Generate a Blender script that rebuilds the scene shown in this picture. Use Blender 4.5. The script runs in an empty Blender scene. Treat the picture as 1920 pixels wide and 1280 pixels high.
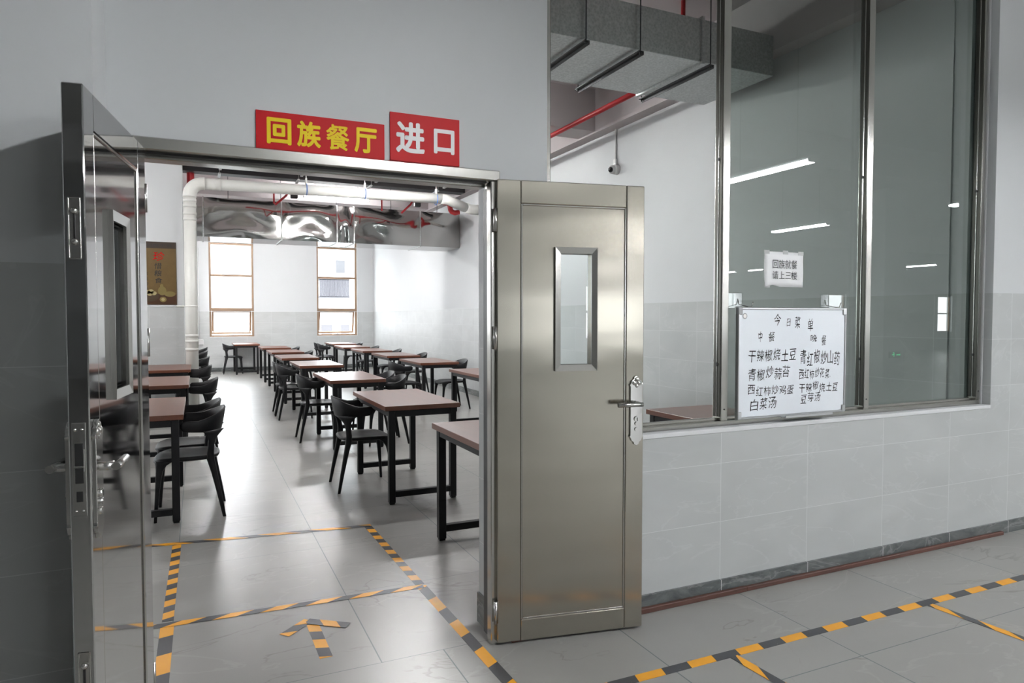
import bpy, math, random
from mathutils import Vector, Matrix
random.seed(7)
SC = bpy.context.scene
COL = SC.collection
PI = math.pi
R = math.radians

# ------------------------------------------------------------------ camera
cam_d = bpy.data.cameras.new('camera')
cam_d.sensor_width = 36.0
cam_d.lens = 24.0
cam_d.clip_start = 0.05
cam_d.clip_end = 300
cam = bpy.data.objects.new('camera', cam_d)
COL.objects.link(cam)
cam.location = (0, 0, 1.45)
cam.rotation_euler = (R(90 - 2.04), 0, R(-24.73))
SC.camera = cam

# ------------------------------------------------------------------ light levels
SKY = 14.0           # overcast daylight outside
TUBE_HALL = 216.0     # fluorescent tubes of the hall
TUBE_DINING = 315.0   # fluorescent tubes of the dining room
wd = bpy.data.worlds.new('sky')
SC.world = wd
wd.use_nodes = True
bg = wd.node_tree.nodes['Background']
bg.inputs[0].default_value = (0.93, 0.97, 1.0, 1)
bg.inputs[1].default_value = SKY

SC.view_settings.view_transform = 'Standard'
SC.view_settings.look = 'None'
SC.view_settings.exposure = 0.0
SC.view_settings.gamma = 1.0
SC.view_settings.use_curve_mapping = False
SC.cycles.use_denoising = True
SC.cycles.max_bounces = 10
SC.cycles.diffuse_bounces = 5
SC.cycles.glossy_bounces = 5
SC.cycles.transparent_max_bounces = 12
SC.cycles.sample_clamp_indirect = 6.0
SC.cycles.caustics_reflective = False
SC.cycles.caustics_refractive = False


def portal(name, loc, rot, sx, sy):
    """daylight portal in a window opening (guides the sky light, adds none)"""
    d = bpy.data.lights.new(name, 'AREA')
    d.shape = 'RECTANGLE'
    d.size, d.size_y = sx, sy
    d.cycles.is_portal = True
    o = bpy.data.objects.new(name, d)
    COL.objects.link(o)
    o.location = loc
    o.rotation_euler = rot


BACK_WIN = [(0.29, 1.40), (3.06, 4.19), (-2.5, -1.4), (-5.2, -4.1)]  # openings left of the pillar are unseen, added to let in daylight
WZ0, WZ1 = 0.915, 3.43
HALL_WIN = [(4.6, 5.9), (17.5, 18.5), (23.2, 24.2), (30.0, 31.0)]
HZ0, HZ1 = 0.78, 2.4
for a, b in BACK_WIN:
    portal('daylight_portal', ((a + b) / 2, 19.9, (WZ0 + WZ1) / 2), (R(-90), 0, 0), b - a, WZ1 - WZ0)
LEFT_WIN = [(8.4, 10.0), (12.4, 14.0), (16.2, 17.8)]  # unseen windows, added to throw daylight onto the right wall
for a, b in LEFT_WIN:
    portal('daylight_portal', (-8.2, (a + b) / 2, (WZ0 + WZ1) / 2), (R(90), 0, R(-90)), b - a, WZ1 - WZ0)
for a, b in HALL_WIN:
    portal('daylight_portal', ((a + b) / 2, -14.15, (HZ0 + HZ1) / 2), (R(90), 0, 0), b - a, HZ1 - HZ0)

# ------------------------------------------------------------------ node helpers
class NT:
    def __init__(s, name):
        s.m = bpy.data.materials.new(name)
        s.m.use_nodes = True
        s.t = s.m.node_tree
        s.n = s.t.nodes
        s.b = s.n['Principled BSDF']
        s.out = s.n['Material Output']

    def add(s, typ, **kw):
        n = s.n.new(typ)
        for k, v in kw.items():
            setattr(n, k, v)
        return n

    def link(s, a, b):
        s.t.links.new(a, b)

    def val(s, sock, v):
        if isinstance(v, bpy.types.NodeSocket):
            s.link(v, sock)
        elif isinstance(v, (tuple, list)) and len(v) == 3 and sock.type == 'RGBA':
            sock.default_value = (*v, 1)
        else:
            sock.default_value = v

    def math(s, op, a, b=0.0, c=None, clamp=False):
        n = s.add('ShaderNodeMath', operation=op, use_clamp=clamp)
        s.val(n.inputs[0], a)
        s.val(n.inputs[1], b)
        if c is not None:
            s.val(n.inputs[2], c)
        return n.outputs[0]

    def mix(s, f, a, b, mode='MIX'):
        n = s.add('ShaderNodeMix', data_type='RGBA', blend_type=mode)
        s.val(n.inputs[0], f)
        s.val(n.inputs[6], a)
        s.val(n.inputs[7], b)
        return n.outputs[2]

    def mixf(s, f, a, b):
        n = s.add('ShaderNodeMix', data_type='FLOAT')
        s.val(n.inputs[0], f)
        s.val(n.inputs[2], a)
        s.val(n.inputs[3], b)
        return n.outputs[0]

    def noise(s, vec, scale, detail=3, rough=0.5, dist=0.0):
        n = s.add('ShaderNodeTexNoise')
        if vec is not None:
            s.link(vec, n.inputs['Vector'])
        n.inputs['Scale'].default_value = scale
        n.inputs['Detail'].default_value = detail
        n.inputs['Roughness'].default_value = rough
        n.inputs['Distortion'].default_value = dist
        return n.outputs[0]

    def ramp(s, f, stops):
        n = s.add('ShaderNodeValToRGB')
        s.link(f, n.inputs[0])
        e = n.color_ramp.elements
        while len(e) < len(stops):
            e.new(0.5)
        for i, (p, c) in enumerate(stops):
            e[i].position = p
            e[i].color = (c, c, c, 1) if not isinstance(c, tuple) else (*c, 1)
        return n.outputs[0]

    def mapping(s, vec, scale=(1, 1, 1), rot=(0, 0, 0), loc=(0, 0, 0)):
        n = s.add('ShaderNodeMapping')
        s.link(vec, n.inputs[0])
        n.inputs['Scale'].default_value = scale
        n.inputs['Rotation'].default_value = rot
        n.inputs['Location'].default_value = loc
        return n.outputs[0]

    def geo(s):
        return s.add('ShaderNodeNewGeometry').outputs

    def obj(s):
        return s.add('ShaderNodeTexCoord').outputs['Object']

    def sep(s, v):
        n = s.add('ShaderNodeSeparateXYZ')
        s.link(v, n.inputs[0])
        return n.outputs

    def bump(s, h, strength=0.3, dist=0.01):
        n = s.add('ShaderNodeBump')
        n.inputs['Strength'].default_value = strength
        n.inputs['Distance'].default_value = dist
        s.link(h, n.inputs['Height'])
        s.link(n.outputs[0], s.b.inputs['Normal'])

    def set(s, **kw):
        names = dict(col='Base Color', rough='Roughness', metal='Metallic', spec='Specular IOR Level', coat='Coat Weight',
                     coatr='Coat Roughness', aniso='Anisotropic', anr='Anisotropic Rotation', alpha='Alpha')
        for k, v in kw.items():
            s.val(s.b.inputs[names[k]], v)
        return s.m


def plain(name, col, rough=0.5, metal=0.0, spec=0.5, var=0.06, scale=9.0, bump=0.0):
    """simple procedural surface: a slight noise in colour, optionally bumpy"""
    t = NT(name)
    v = t.obj()
    f = t.noise(v, scale, 3)
    c0 = tuple(max(0, x * (1 - var)) for x in col)
    c1 = tuple(min(1, x * (1 + var)) for x in col)
    t.set(col=t.mix(f, c0, c1), rough=rough, metal=metal, spec=spec)
    if bump:
        t.bump(t.noise(v, scale * 6, 3), bump, 0.004)
    return t.m


def emis(name, col, strength):
    t = NT(name)
    t.set(col=col, rough=0.4)
    t.b.inputs['Emission Color'].default_value = (*col, 1)
    t.b.inputs['Emission Strength'].default_value = strength
    return t.m


def frac_line(t, x, period, off, half):
    """1 on a joint line of half-width `half`"""
    a = t.math('SUBTRACT', x, off - period / 2)
    a = t.math('DIVIDE', a, period)
    a = t.math('FRACT', a)
    a = t.math('SUBTRACT', a, 0.5)
    a = t.math('ABSOLUTE', a)
    return t.math('LESS_THAN', a, half / period)


def vein(t, vec, scale, width, dist=1.2):
    n = t.noise(vec, scale, 5, 0.55, dist)
    a = t.math('ABSOLUTE', t.math('SUBTRACT', n, 0.5))
    return t.math('SUBTRACT', 1.0, t.math('DIVIDE', a, width, clamp=True), clamp=True)


# ------------------------------------------------------------------ materials
TILE_TOP = 1.61
def mat_wall():
    t = NT('painted wall over grey tile dado')
    g = t.geo()
    p = t.sep(g['Position'])
    nn = t.sep(g['True Normal'])
    isx = t.math('GREATER_THAN', t.math('ABSOLUTE', nn[1]), 0.5)
    s = t.mixf(isx, p[1], p[0])
    dado = t.math('LESS_THAN', p[2], TILE_TOP)
    jv = frac_line(t, s, 0.62, 2.465, 0.0016)
    jh = frac_line(t, p[2], 0.3065, 0.078, 0.0013)
    j = t.math('MAXIMUM', jv, jh)
    # each tile with its own shift of the marbling
    cx = t.math('FLOOR', t.math('DIVIDE', t.math('SUBTRACT', s, 2.465), 0.62))
    cz = t.math('FLOOR', t.math('DIVIDE', t.math('SUBTRACT', p[2], 0.078), 0.3065))
    cmb = t.add('ShaderNodeCombineXYZ')
    t.link(t.math('MULTIPLY', cx, 3.7), cmb.inputs[0])
    t.link(t.math('MULTIPLY', cz, 5.3), cmb.inputs[1])
    vadd = t.add('ShaderNodeVectorMath', operation='ADD')
    t.link(g['Position'], vadd.inputs[0])
    t.link(cmb.outputs[0], vadd.inputs[1])
    v = t.mapping(vadd.outputs[0], (1, 1, 2.2), (0, R(25), 0))
    cloud = t.noise(v, 2.0, 3, 0.5, 0.4)
    tile = t.mix(t.ramp(cloud, [(0.3, 0.0), (0.7, 1.0)]), (0.45, 0.465, 0.465), (0.50, 0.515, 0.515))
    vn = t.math('MULTIPLY', vein(t, v, 1.1, 0.010), 0.22)
    tile = t.mix(vn, tile, (0.64, 0.65, 0.65))
    tile = t.mix(t.math('MULTIPLY', j, 0.55), tile, (0.74, 0.75, 0.75))
    pn = t.noise(g['Position'], 1.3, 4, 0.6)
    paint = t.mix(pn, (0.575, 0.59, 0.60), (0.615, 0.63, 0.64))
    t.set(col=t.mix(dado, paint, tile), rough=t.mixf(dado, 0.62, 0.42), spec=t.mixf(dado, 0.25, 0.4))
    return t.m


def mat_floor():
    t = NT('polished grey floor tiles')
    g = t.geo()
    p = t.sep(g['Position'])
    inside = t.math('GREATER_THAN', p[1], 2.79)
    jx = t.mixf(inside, frac_line(t, p[0], 0.805, 0.955, 0.0028), frac_line(t, p[0], 0.81, 0.683, 0.0028))
    jy = t.mixf(inside, frac_line(t, p[1], 0.805, 2.79, 0.0022), frac_line(t, p[1], 0.788, 2.79, 0.0014))
    j = t.math('MAXIMUM', jx, jy)
    cx = t.math('FLOOR', t.math('DIVIDE', t.math('SUBTRACT', p[0], t.mixf(inside, 0.955, 0.683)), 0.807))
    cy = t.math('FLOOR', t.math('DIVIDE', t.math('SUBTRACT', p[1], 2.79), t.mixf(inside, 0.805, 0.788)))
    cmb = t.add('ShaderNodeCombineXYZ')
    t.link(t.math('MULTIPLY', cx, 4.7), cmb.inputs[0])
    t.link(t.math('MULTIPLY', cy, 7.3), cmb.inputs[1])
    vadd = t.add('ShaderNodeVectorMath', operation='ADD')
    t.link(g['Position'], vadd.inputs[0])
    t.link(cmb.outputs[0], vadd.inputs[1])
    v = t.mapping(vadd.outputs[0], (1.0, 2.0, 1), (0, 0, R(30)))
    cloud = t.noise(v, 1.3, 2, 0.5, 0.4)
    c = t.mix(t.ramp(cloud, [(0.2, 0.0), (0.8, 1.0)]), (0.272, 0.267, 0.253), (0.308, 0.303, 0.287))
    vn = vein(t, v, 0.55, 0.008, 1.6)
    gate = t.ramp(t.noise(v, 0.9, 2), [(0.45, 0.0), (0.55, 1.0)])
    c = t.mix(t.math('MULTIPLY', t.math('MULTIPLY', vn, gate), 0.55), c, (0.13, 0.12, 0.10))
    vn2 = vein(t, t.mapping(v, (1, 1, 1), (0, 0, R(70)), (3, 1, 0)), 0.7, 0.012, 1.3)
    c = t.mix(t.math('MULTIPLY', vn2, 0.22), c, (0.45, 0.45, 0.43))
    c = t.mix(t.math('MULTIPLY', j, 0.8), c, (0.06, 0.10, 0.10))
    rn = t.noise(g['Position'], 1.5, 1, 0.5)
    t.set(col=c, rough=t.mixf(rn, 0.285, 0.33), spec=0.6)
    t.bump(t.noise(g['Position'], 2.0, 2), 0.05, 0.01)
    return t.m


def mat_marble_dark():
    t = NT('dark grey marble skirting')
    g = t.geo()
    p = t.sep(g['Position'])
    v = t.mapping(g['Position'], (1, 1, 2.5), (0, R(35), 0))
    c = t.mix(t.ramp(t.noise(v, 3.5, 7, 0.65, 1.4), [(0.35, 0.0), (0.7, 1.0)]), (0.055, 0.065, 0.066), (0.17, 0.18, 0.178))
    c = t.mix(t.math('MULTIPLY', vein(t, v, 1.7, 0.018), 0.35), c, (0.4, 0.4, 0.4))
    c = t.mix(t.math('MULTIPLY', frac_line(t, p[0], 0.62, 2.465, 0.0022), 0.8), c, (0.7, 0.7, 0.7))
    t.set(col=c, rough=0.3)
    return t.m


def mat_steel(name, col=(0.60, 0.585, 0.555), rough=0.27, wav=0.35, aniso=0.75, smudge=0.3, wscale=(2.0, 2.0, 3.5)):
    """brushed stainless sheet: vertical grain, slight waviness and smudges"""
    t = NT(name)
    v = t.obj()
    sm = t.ramp(t.noise(t.mapping(v, (1, 1, .45)), 2.6, 4, 0.55, 0.3), [(0.3, 0.0), (0.85, 1.0)])
    r = t.math('ADD', rough, t.math('MULTIPLY', sm, smudge * 0.25))
    c = t.mix(t.math('MULTIPLY', sm, smudge), col, tuple(x * 0.72 for x in col))
    t.set(col=c, rough=r, metal=1.0, aniso=aniso, anr=0.0)
    tg = t.add('ShaderNodeTangent', direction_type='RADIAL', axis='Z')
    t.link(tg.outputs[0], t.b.inputs['Tangent'])
    t.bump(t.noise(t.mapping(v, wscale), 1.0, 1, 0.4), wav, 0.02)
    return t.m


def mat_galv(name, spangle=True, wav=1.0, rough=0.3):
    t = NT(name)
    v = t.obj()
    if spangle:
        vo = t.add('ShaderNodeTexVoronoi')
        t.link(v, vo.inputs['Vector'])
        vo.inputs['Scale'].default_value = 55
        s = t.noise(t.mapping(v, (1, 1, 1)), 40, 3, 0.7)
        c = t.mix(t.math('MULTIPLY', t.math('ADD', vo.outputs['Distance'], s), 0.6), (0.30, 0.31, 0.31), (0.62, 0.64, 0.63))
        t.set(col=c, rough=rough, metal=0.85)
        t.bump(t.noise(v, 1.2, 1), wav, 0.03)
    else:
        c = t.mix(t.noise(v, 2.0, 3), (0.44, 0.43, 0.415), (0.53, 0.52, 0.51))
        t.set(col=c, rough=rough, metal=1.0)
        t.bump(t.noise(t.mapping(v, (1.1, 1.1, 2.6)), 1.35, 2, 0.45, 0.8), wav, 0.07)
    return t.m


def mat_glass(name, tint=(0.9, 0.95, 0.92), ior=1.5, rough=0.0, boost=1.0):
    """thin pane: tinted see-through plus Fresnel mirror reflection"""
    t = NT(name)
    t.n.remove(t.b)
    tr = t.add('ShaderNodeBsdfTransparent')
    tr.inputs[0].default_value = (*tint, 1)
    gl = t.add('ShaderNodeBsdfGlossy')
    gl.inputs['Roughness'].default_value = rough
    # Fresnel reflection (Schlick), the same on both faces of the pane
    g = t.geo()
    dp = t.add('ShaderNodeVectorMath', operation='DOT_PRODUCT')
    t.link(g['Incoming'], dp.inputs[0])
    t.link(g['Normal'], dp.inputs[1])
    f0 = ((ior - 1) / (ior + 1)) ** 2 * boost
    k = t.math('POWER', t.math('SUBTRACT', 1.0, t.math('ABSOLUTE', dp.outputs['Value']), clamp=True), 5.0)
    f = t.math('ADD', t.math('MULTIPLY', k, 1 - f0), f0, clamp=True)
    mx = t.add('ShaderNodeMixShader')
    t.link(f, mx.inputs[0])
    t.link(tr.outputs[0], mx.inputs[1])
    t.link(gl.outputs[0], mx.inputs[2])
    t.link(mx.outputs[0], t.out.inputs[0])
    return t.m


def mat_wood(name, a, b, rough=0.22, axis=1):
    t = NT(name)
    v = t.obj()
    sc = [9, 9, 9]
    sc[axis] = 0.7
    m = t.mapping(v, tuple(sc))
    f = t.noise(m, 2.2, 5, 0.6, 0.5)
    t.set(col=t.mix(t.ramp(f, [(0.3, 0.0), (0.72, 1.0)]), a, b), rough=rough, spec=0.7)
    return t.m


def mat_tape(name, period=0.16, slope=1.0, phase=0.0, duty=0.5):
    """yellow and black hazard stripes along local x"""
    t = NT(name)
    v = t.obj()
    p = t.sep(v)
    s = t.math('ADD', p[0], t.math('MULTIPLY', p[1], slope))
    fr = t.math('FRACT', t.math('ADD', t.math('DIVIDE', s, period), phase + 50))
    blk = t.math('GREATER_THAN', fr, duty)
    wear = t.ramp(t.noise(v, 40, 4, 0.7), [(0.66, 0.0), (0.74, 1.0)])
    ye = t.mix(t.noise(v, 14, 3), (0.80, 0.33, 0.012), (0.88, 0.42, 0.02))
    bk = t.mix(t.noise(v, 14, 3), (0.028, 0.029, 0.034), (0.05, 0.052, 0.06))
    c = t.mix(blk, ye, bk)
    c = t.mix(t.math('MULTIPLY', wear, 0.35), c, (0.45, 0.44, 0.42))
    t.set(col=c, rough=0.36)
    return t.m


M = {}
M['wall'] = mat_wall()
M['floor'] = mat_floor()
M['skirt'] = mat_marble_dark()
M['paint'] = plain('white matt paint', (0.66, 0.67, 0.68), 0.65, var=0.02, scale=2)
M['ceil'] = plain('warm white ceiling paint', (0.52, 0.475, 0.48), 0.7, var=0.03, scale=2)
M['hallceil'] = plain('grey white ceiling paint', (0.5, 0.51, 0.51), 0.7, var=0.04, scale=2)
M['steel'] = mat_steel('brushed stainless door sheet', (0.515, 0.485, 0.42), 0.22, 0.30, 0.75, 0.12, (1.2, 1.2, 4.5))
M['mirror'] = mat_steel('smooth stainless door sheet', (0.60, 0.595, 0.59), 0.05, 0.012, 0.0, 0.05, (1.2, 1.2, 2.5))
M['frame'] = mat_steel('stainless frame', (0.54, 0.53, 0.50), 0.22, 0.05, 0.6, 0.12)
M['gasket'] = plain('dark grey sealed channel', (0.07, 0.068, 0.06), 0.28, 0.7)
M['chrome'] = plain('polished chrome', (0.75, 0.74, 0.72), 0.12, 1.0, var=0.03)
M['satin'] = plain('satin nickel', (0.62, 0.61, 0.59), 0.25, 1.0, var=0.05)
M['slot'] = plain('dark recess metal', (0.05, 0.05, 0.05), 0.4, 0.6)
M['brass'] = plain('brass flush plate', (0.40, 0.33, 0.16), 0.3, 1.0, var=0.12)
M['glass'] = mat_glass('grey tinted partition glass', (0.715, 0.75, 0.735), 1.52, 0.0, 1.0)
M['clear'] = mat_glass('clear partition glass', (0.97, 0.98, 0.975), 1.45, 0.0, 0.12)
M['pane'] = mat_glass('clear window pane', (0.95, 0.97, 0.97), 1.45, 0.0, 1.0)
M['galv'] = mat_galv('galvanised sheet with spangle', True, 0.15, 0.42)
M['duct'] = mat_galv('shiny wavy duct sheet', False, 0.03, 0.07)
M['top'] = mat_wood('red brown laminated wood', (0.112, 0.033, 0.015), (0.155, 0.049, 0.022), 0.29, 1)
M['blackmetal'] = plain('black powder coated steel', (0.008, 0.008, 0.009), 0.45, 0.0, 0.25, var=0.15)
M['plastic'] = plain('black moulded plastic', (0.007, 0.007, 0.008), 0.48, 0.0, 0.25, var=0.12, scale=14, bump=0.02)
M['bronze'] = plain('beige bronze aluminium', (0.30, 0.20, 0.13), 0.4, 0.2)
M['pvc'] = plain('off white plastic pipe', (0.74, 0.74, 0.70), 0.35, var=0.04)
M['red'] = plain('red enamel', (0.42, 0.02, 0.025), 0.35)
M['tray'] = plain('dark painted tray', (0.035, 0.035, 0.037), 0.5)
M['blue'] = plain('blue strap', (0.03, 0.14, 0.45), 0.4)
M['signred'] = plain('glossy red vinyl', (0.52, 0.010, 0.014), 0.5, 0.0, 0.2, var=0.04)
M['yellow'] = plain('yellow vinyl', (0.85, 0.62, 0.02), 0.5, 0.0, 0.2, var=0.03)
M['whitev'] = plain('white vinyl', (0.86, 0.84, 0.84), 0.5, var=0.03)
M['board'] = plain('white enamel board', (0.85, 0.89, 0.94), 0.18, var=0.015, scale=3)
M['alu'] = plain('aluminium edge', (0.72, 0.73, 0.74), 0.3, 1.0, var=0.04)
M['greyplastic'] = plain('grey plastic corner', (0.36, 0.37, 0.38), 0.4)
M['ink'] = plain('black marker ink', (0.012, 0.012, 0.014), 0.4)
M['paper'] = plain('white paper', (0.84, 0.84, 0.85), 0.6, var=0.02)
M['tapeclear'] = plain('grey adhesive tape', (0.45, 0.46, 0.46), 0.3)
M['tube'] = emis('lit hall tube', (0.97, 0.985, 1.0), TUBE_HALL)
M['tubed'] = emis('lit dining tube', (0.99, 0.985, 0.98), TUBE_DINING)
M['fix'] = plain('white lamp housing', (0.75, 0.76, 0.77), 0.4)
M['exit'] = emis('green lit sign', (0.02, 0.75, 0.28), 7.0)
M['exitw'] = emis('pale lit symbol', (0.75, 1.0, 0.85), 3.0)
M['strip'] = mat_wood('red brown wooden strip', (0.045, 0.014, 0.008), (0.12, 0.042, 0.026), 0.6, 0)
M['camwhite'] = plain('white camera shell', (0.8, 0.8, 0.8), 0.3)
M['lens'] = plain('dark camera dome', (0.01, 0.01, 0.012), 0.08)
M['facade'] = plain('pale render facade', (0.78, 0.78, 0.80), 0.8, var=0.04, scale=0.5)
M['louvre'] = plain('grey violet louvre metal', (0.04, 0.037, 0.045), 0.6)
M['dimglass'] = plain('pale curtained glass', (0.062, 0.06, 0.066), 0.6)
M['ground'] = plain('pale concrete ground', (0.5, 0.5, 0.49), 0.8)

# ------------------------------------------------------------------ mesh builder
class MB:
    def __init__(s):
        s.v, s.f, s.sm = [], [], []

    def face(s, idx, smooth=False):
        s.f.append(idx)
        s.sm.append(smooth)

    def box(s, x0, x1, y0, y1, z0, z1):
        b = len(s.v)
        s.v += [(x, y, z) for z in (z0, z1) for y in (y0, y1) for x in (x0, x1)]
        for q in ((0, 2, 3, 1), (4, 5, 7, 6), (0, 1, 5, 4), (2, 6, 7, 3), (0, 4, 6, 2), (1, 3, 7, 5)):
            s.face([b + i for i in q])
        return s

    def bbox(s, x0, x1, y0, y1, z0, z1, r=0.004):
        """box with chamfered edges"""
        r = min(r, (x1 - x0) / 2.2, (y1 - y0) / 2.2, (z1 - z0) / 2.2)
        b = len(s.v)
        X, Y, Z = (x0, x1), (y0, y1), (z0, z1)
        ix = {}
        for i in (0, 1):
            for j in (0, 1):
                for k in (0, 1):
                    dx, dy, dz = (r, -r)[i], (r, -r)[j], (r, -r)[k]
                    ix[i, j, k] = len(s.v)
                    s.v += [(X[i], Y[j] + dy, Z[k] + dz), (X[i] + dx, Y[j], Z[k] + dz), (X[i] + dx, Y[j] + dy, Z[k])]
        g = lambda i, j, k, a: ix[i, j, k] + a
        fs = []
        for i in (0, 1):
            q = [g(i, 0, 0, 0), g(i, 1, 0, 0), g(i, 1, 1, 0), g(i, 0, 1, 0)]
            fs.append(q[::-1] if i == 0 else q)
            q = [g(0, i, 0, 1), g(1, i, 0, 1), g(1, i, 1, 1), g(0, i, 1, 1)]
            fs.append(q if i == 0 else q[::-1])
            q = [g(0, 0, i, 2), g(1, 0, i, 2), g(1, 1, i, 2), g(0, 1, i, 2)]
            fs.append(q[::-1] if i == 0 else q)
        for i in (0, 1):
            for j in (0, 1):
                fs.append([g(i, j, 0, 0), g(i, j, 1, 0), g(i, j, 1, 1), g(i, j, 0, 1)])
                fs.append([g(i, 0, j, 0), g(i, 1, j, 0), g(i, 1, j, 2), g(i, 0, j, 2)])
                fs.append([g(0, i, j, 1), g(1, i, j, 1), g(1, i, j, 2), g(0, i, j, 2)])
        for k in ix.values():
            fs.append([k, k + 1, k + 2])
        c = Vector(((x0 + x1) / 2, (y0 + y1) / 2, (z0 + z1) / 2))
        for q in fs:
            P = [Vector(s.v[i]) for i in q]
            n = (P[1] - P[0]).cross(P[2] - P[0])
            if n.dot(sum(P, Vector()) / len(P) - c) < 0:
                q = q[::-1]
            s.face(q)
        return s

    def tube(s, path, rad, n=12, cap=True, smooth=True):
        """round tube along a polyline; rad a number or one per point"""
        P = [Vector(p) for p in path]
        if not isinstance(rad, (list, tuple)):
            rad = [rad] * len(P)
        b = len(s.v)
        prev = None
        for i, p in enumerate(P):
            d = ((P[i + 1] - p).normalized() if i < len(P) - 1 else Vector()) + ((p - P[i - 1]).normalized() if i else Vector())
            d.normalize()
            if prev is None:
                a = Vector((0, 0, 1)) if abs(d.z) < 0.9 else Vector((1, 0, 0))
                u = d.cross(a).normalized()
            else:
                u = (prev - d * prev.dot(d)).normalized()
            prev = u
            w = d.cross(u)
            for k in range(n):
                t = 2 * PI * k / n
                s.v.append(tuple(p + (u * math.cos(t) + w * math.sin(t)) * rad[i]))
        for i in range(len(P) - 1):
            for k in range(n):
                a0, a1 = b + i * n + k, b + i * n + (k + 1) % n
                s.face([a0, a1, a1 + n, a0 + n], smooth)
        if cap:
            s.face([b + k for k in range(n)][::-1])
            e = b + (len(P) - 1) * n
            s.face([e + k for k in range(n)])
        return s

    def loft(s, rings, smooth=True, cap=True):
        b = len(s.v)
        n = len(rings[0])
        for r in rings:
            s.v += [tuple(p) for p in r]
        for i in range(len(rings) - 1):
            for k in range(n):
                a0, a1 = b + i * n + k, b + i * n + (k + 1) % n
                s.face([a0, a1, a1 + n, a0 + n], smooth)
        if cap:
            s.face([b + k for k in range(n)][::-1])
            e = b + (len(rings) - 1) * n
            s.face([e + k for k in range(n)])
        return s

    def prism(s, pts, y0, y1):
        """outline in x-z extruded along y"""
        b = len(s.v)
        n = len(pts)
        s.v += [(x, y0, z) for x, z in pts] + [(x, y1, z) for x, z in pts]
        s.face([b + i for i in range(n)])
        s.face([b + n + i for i in range(n)][::-1])
        for i in range(n):
            j = (i + 1) % n
            s.face([b + i, b + n + i, b + n + j, b + j])
        return s

    def ball(s, c, r, n=14, m=8, sx=1, sy=1, sz=1, lo=-PI / 2):
        rings = []
        for i in range(m + 1):
            t = lo + (PI / 2 - lo) * i / m
            rr = max(math.cos(t), 1e-3)
            rings.append([(c[0] + r * sx * rr * math.cos(2 * PI * k / n), c[1] + r * sy * rr * math.sin(2 * PI * k / n), c[2] + r * sz * math.sin(t)) for k in range(n)])
        return s.loft(rings)

    def mesh(s, name):
        me = bpy.data.meshes.new(name)
        me.from_pydata(s.v, [], s.f)
        me.polygons.foreach_set('use_smooth', s.sm)
        me.update()
        return me


def make(name, mb, mat, parent=None, loc=None, rz=0.0, bevel=0.0, fix=False):
    me = mb.mesh(name) if isinstance(mb, MB) else mb
    if fix or isinstance(mb, MB):
        import bmesh
        bm = bmesh.new()
        bm.from_mesh(me)
        bmesh.ops.recalc_face_normals(bm, faces=bm.faces)
        bm.to_mesh(me)
        bm.free()
    me.materials.append(mat)
    o = bpy.data.objects.new(name, me)
    COL.objects.link(o)
    if parent:
        o.parent = parent
    if loc:
        o.location = loc
    if rz:
        o.rotation_euler.z = rz
    if bevel:
        b = o.modifiers.new('bevel', 'BEVEL')
        b.width = bevel
        b.segments = 2
        b.limit_method = 'ANGLE'
    return o


def tag(o, label=None, cat=None, group=None, kind=None):
    if label:
        o['label'] = label
    if cat:
        o['category'] = cat
    if group:
        o['group'] = group
    if kind:
        o['kind'] = kind
    return o


def empty(name, loc, rz=0.0, label=None, cat=None, group=None, kind=None):
    o = bpy.data.objects.new(name, None)
    o.empty_display_size = 0.1
    COL.objects.link(o)
    o.location = loc
    o.rotation_euler.z = rz
    return tag(o, label, cat, group, kind)


def struct(name, mb, mat, label=None, cat='structure', parent=None):
    o = make(name, mb, mat, parent)
    if not parent:
        tag(o, label, cat, None, 'structure')
    return o


def copy_tree(root, loc, rz, label, group=None):
    r = root.copy()
    COL.objects.link(r)
    r.location = loc
    r.rotation_euler = (0, 0, rz)
    r['label'] = label
    if group:
        r['group'] = group
    for ch in list(root.children):
        c = ch.copy()
        COL.objects.link(c)
        c.parent = r
        for gch in list(ch.children):
            d = gch.copy()
            COL.objects.link(d)
            d.parent = c
    return r


def text_mesh(body, size, offset=0.0, extrude=0.0005, shear=0.0, spacing=1.0, align='LEFT', line=1.0):
    cu = bpy.data.curves.new('lettering', 'FONT')
    cu.body = body
    cu.size = size
    cu.offset = offset
    cu.extrude = extrude
    cu.shear = shear
    cu.space_character = spacing
    cu.space_line = line
    cu.align_x = align
    cu.resolution_u = 3
    o = bpy.data.objects.new('lettering', cu)
    COL.objects.link(o)
    dg = bpy.context.evaluated_depsgraph_get()
    dg.update()
    me = bpy.data.meshes.new_from_object(o.evaluated_get(dg))
    bpy.data.objects.remove(o)
    bpy.data.curves.remove(cu)
    return me


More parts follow.
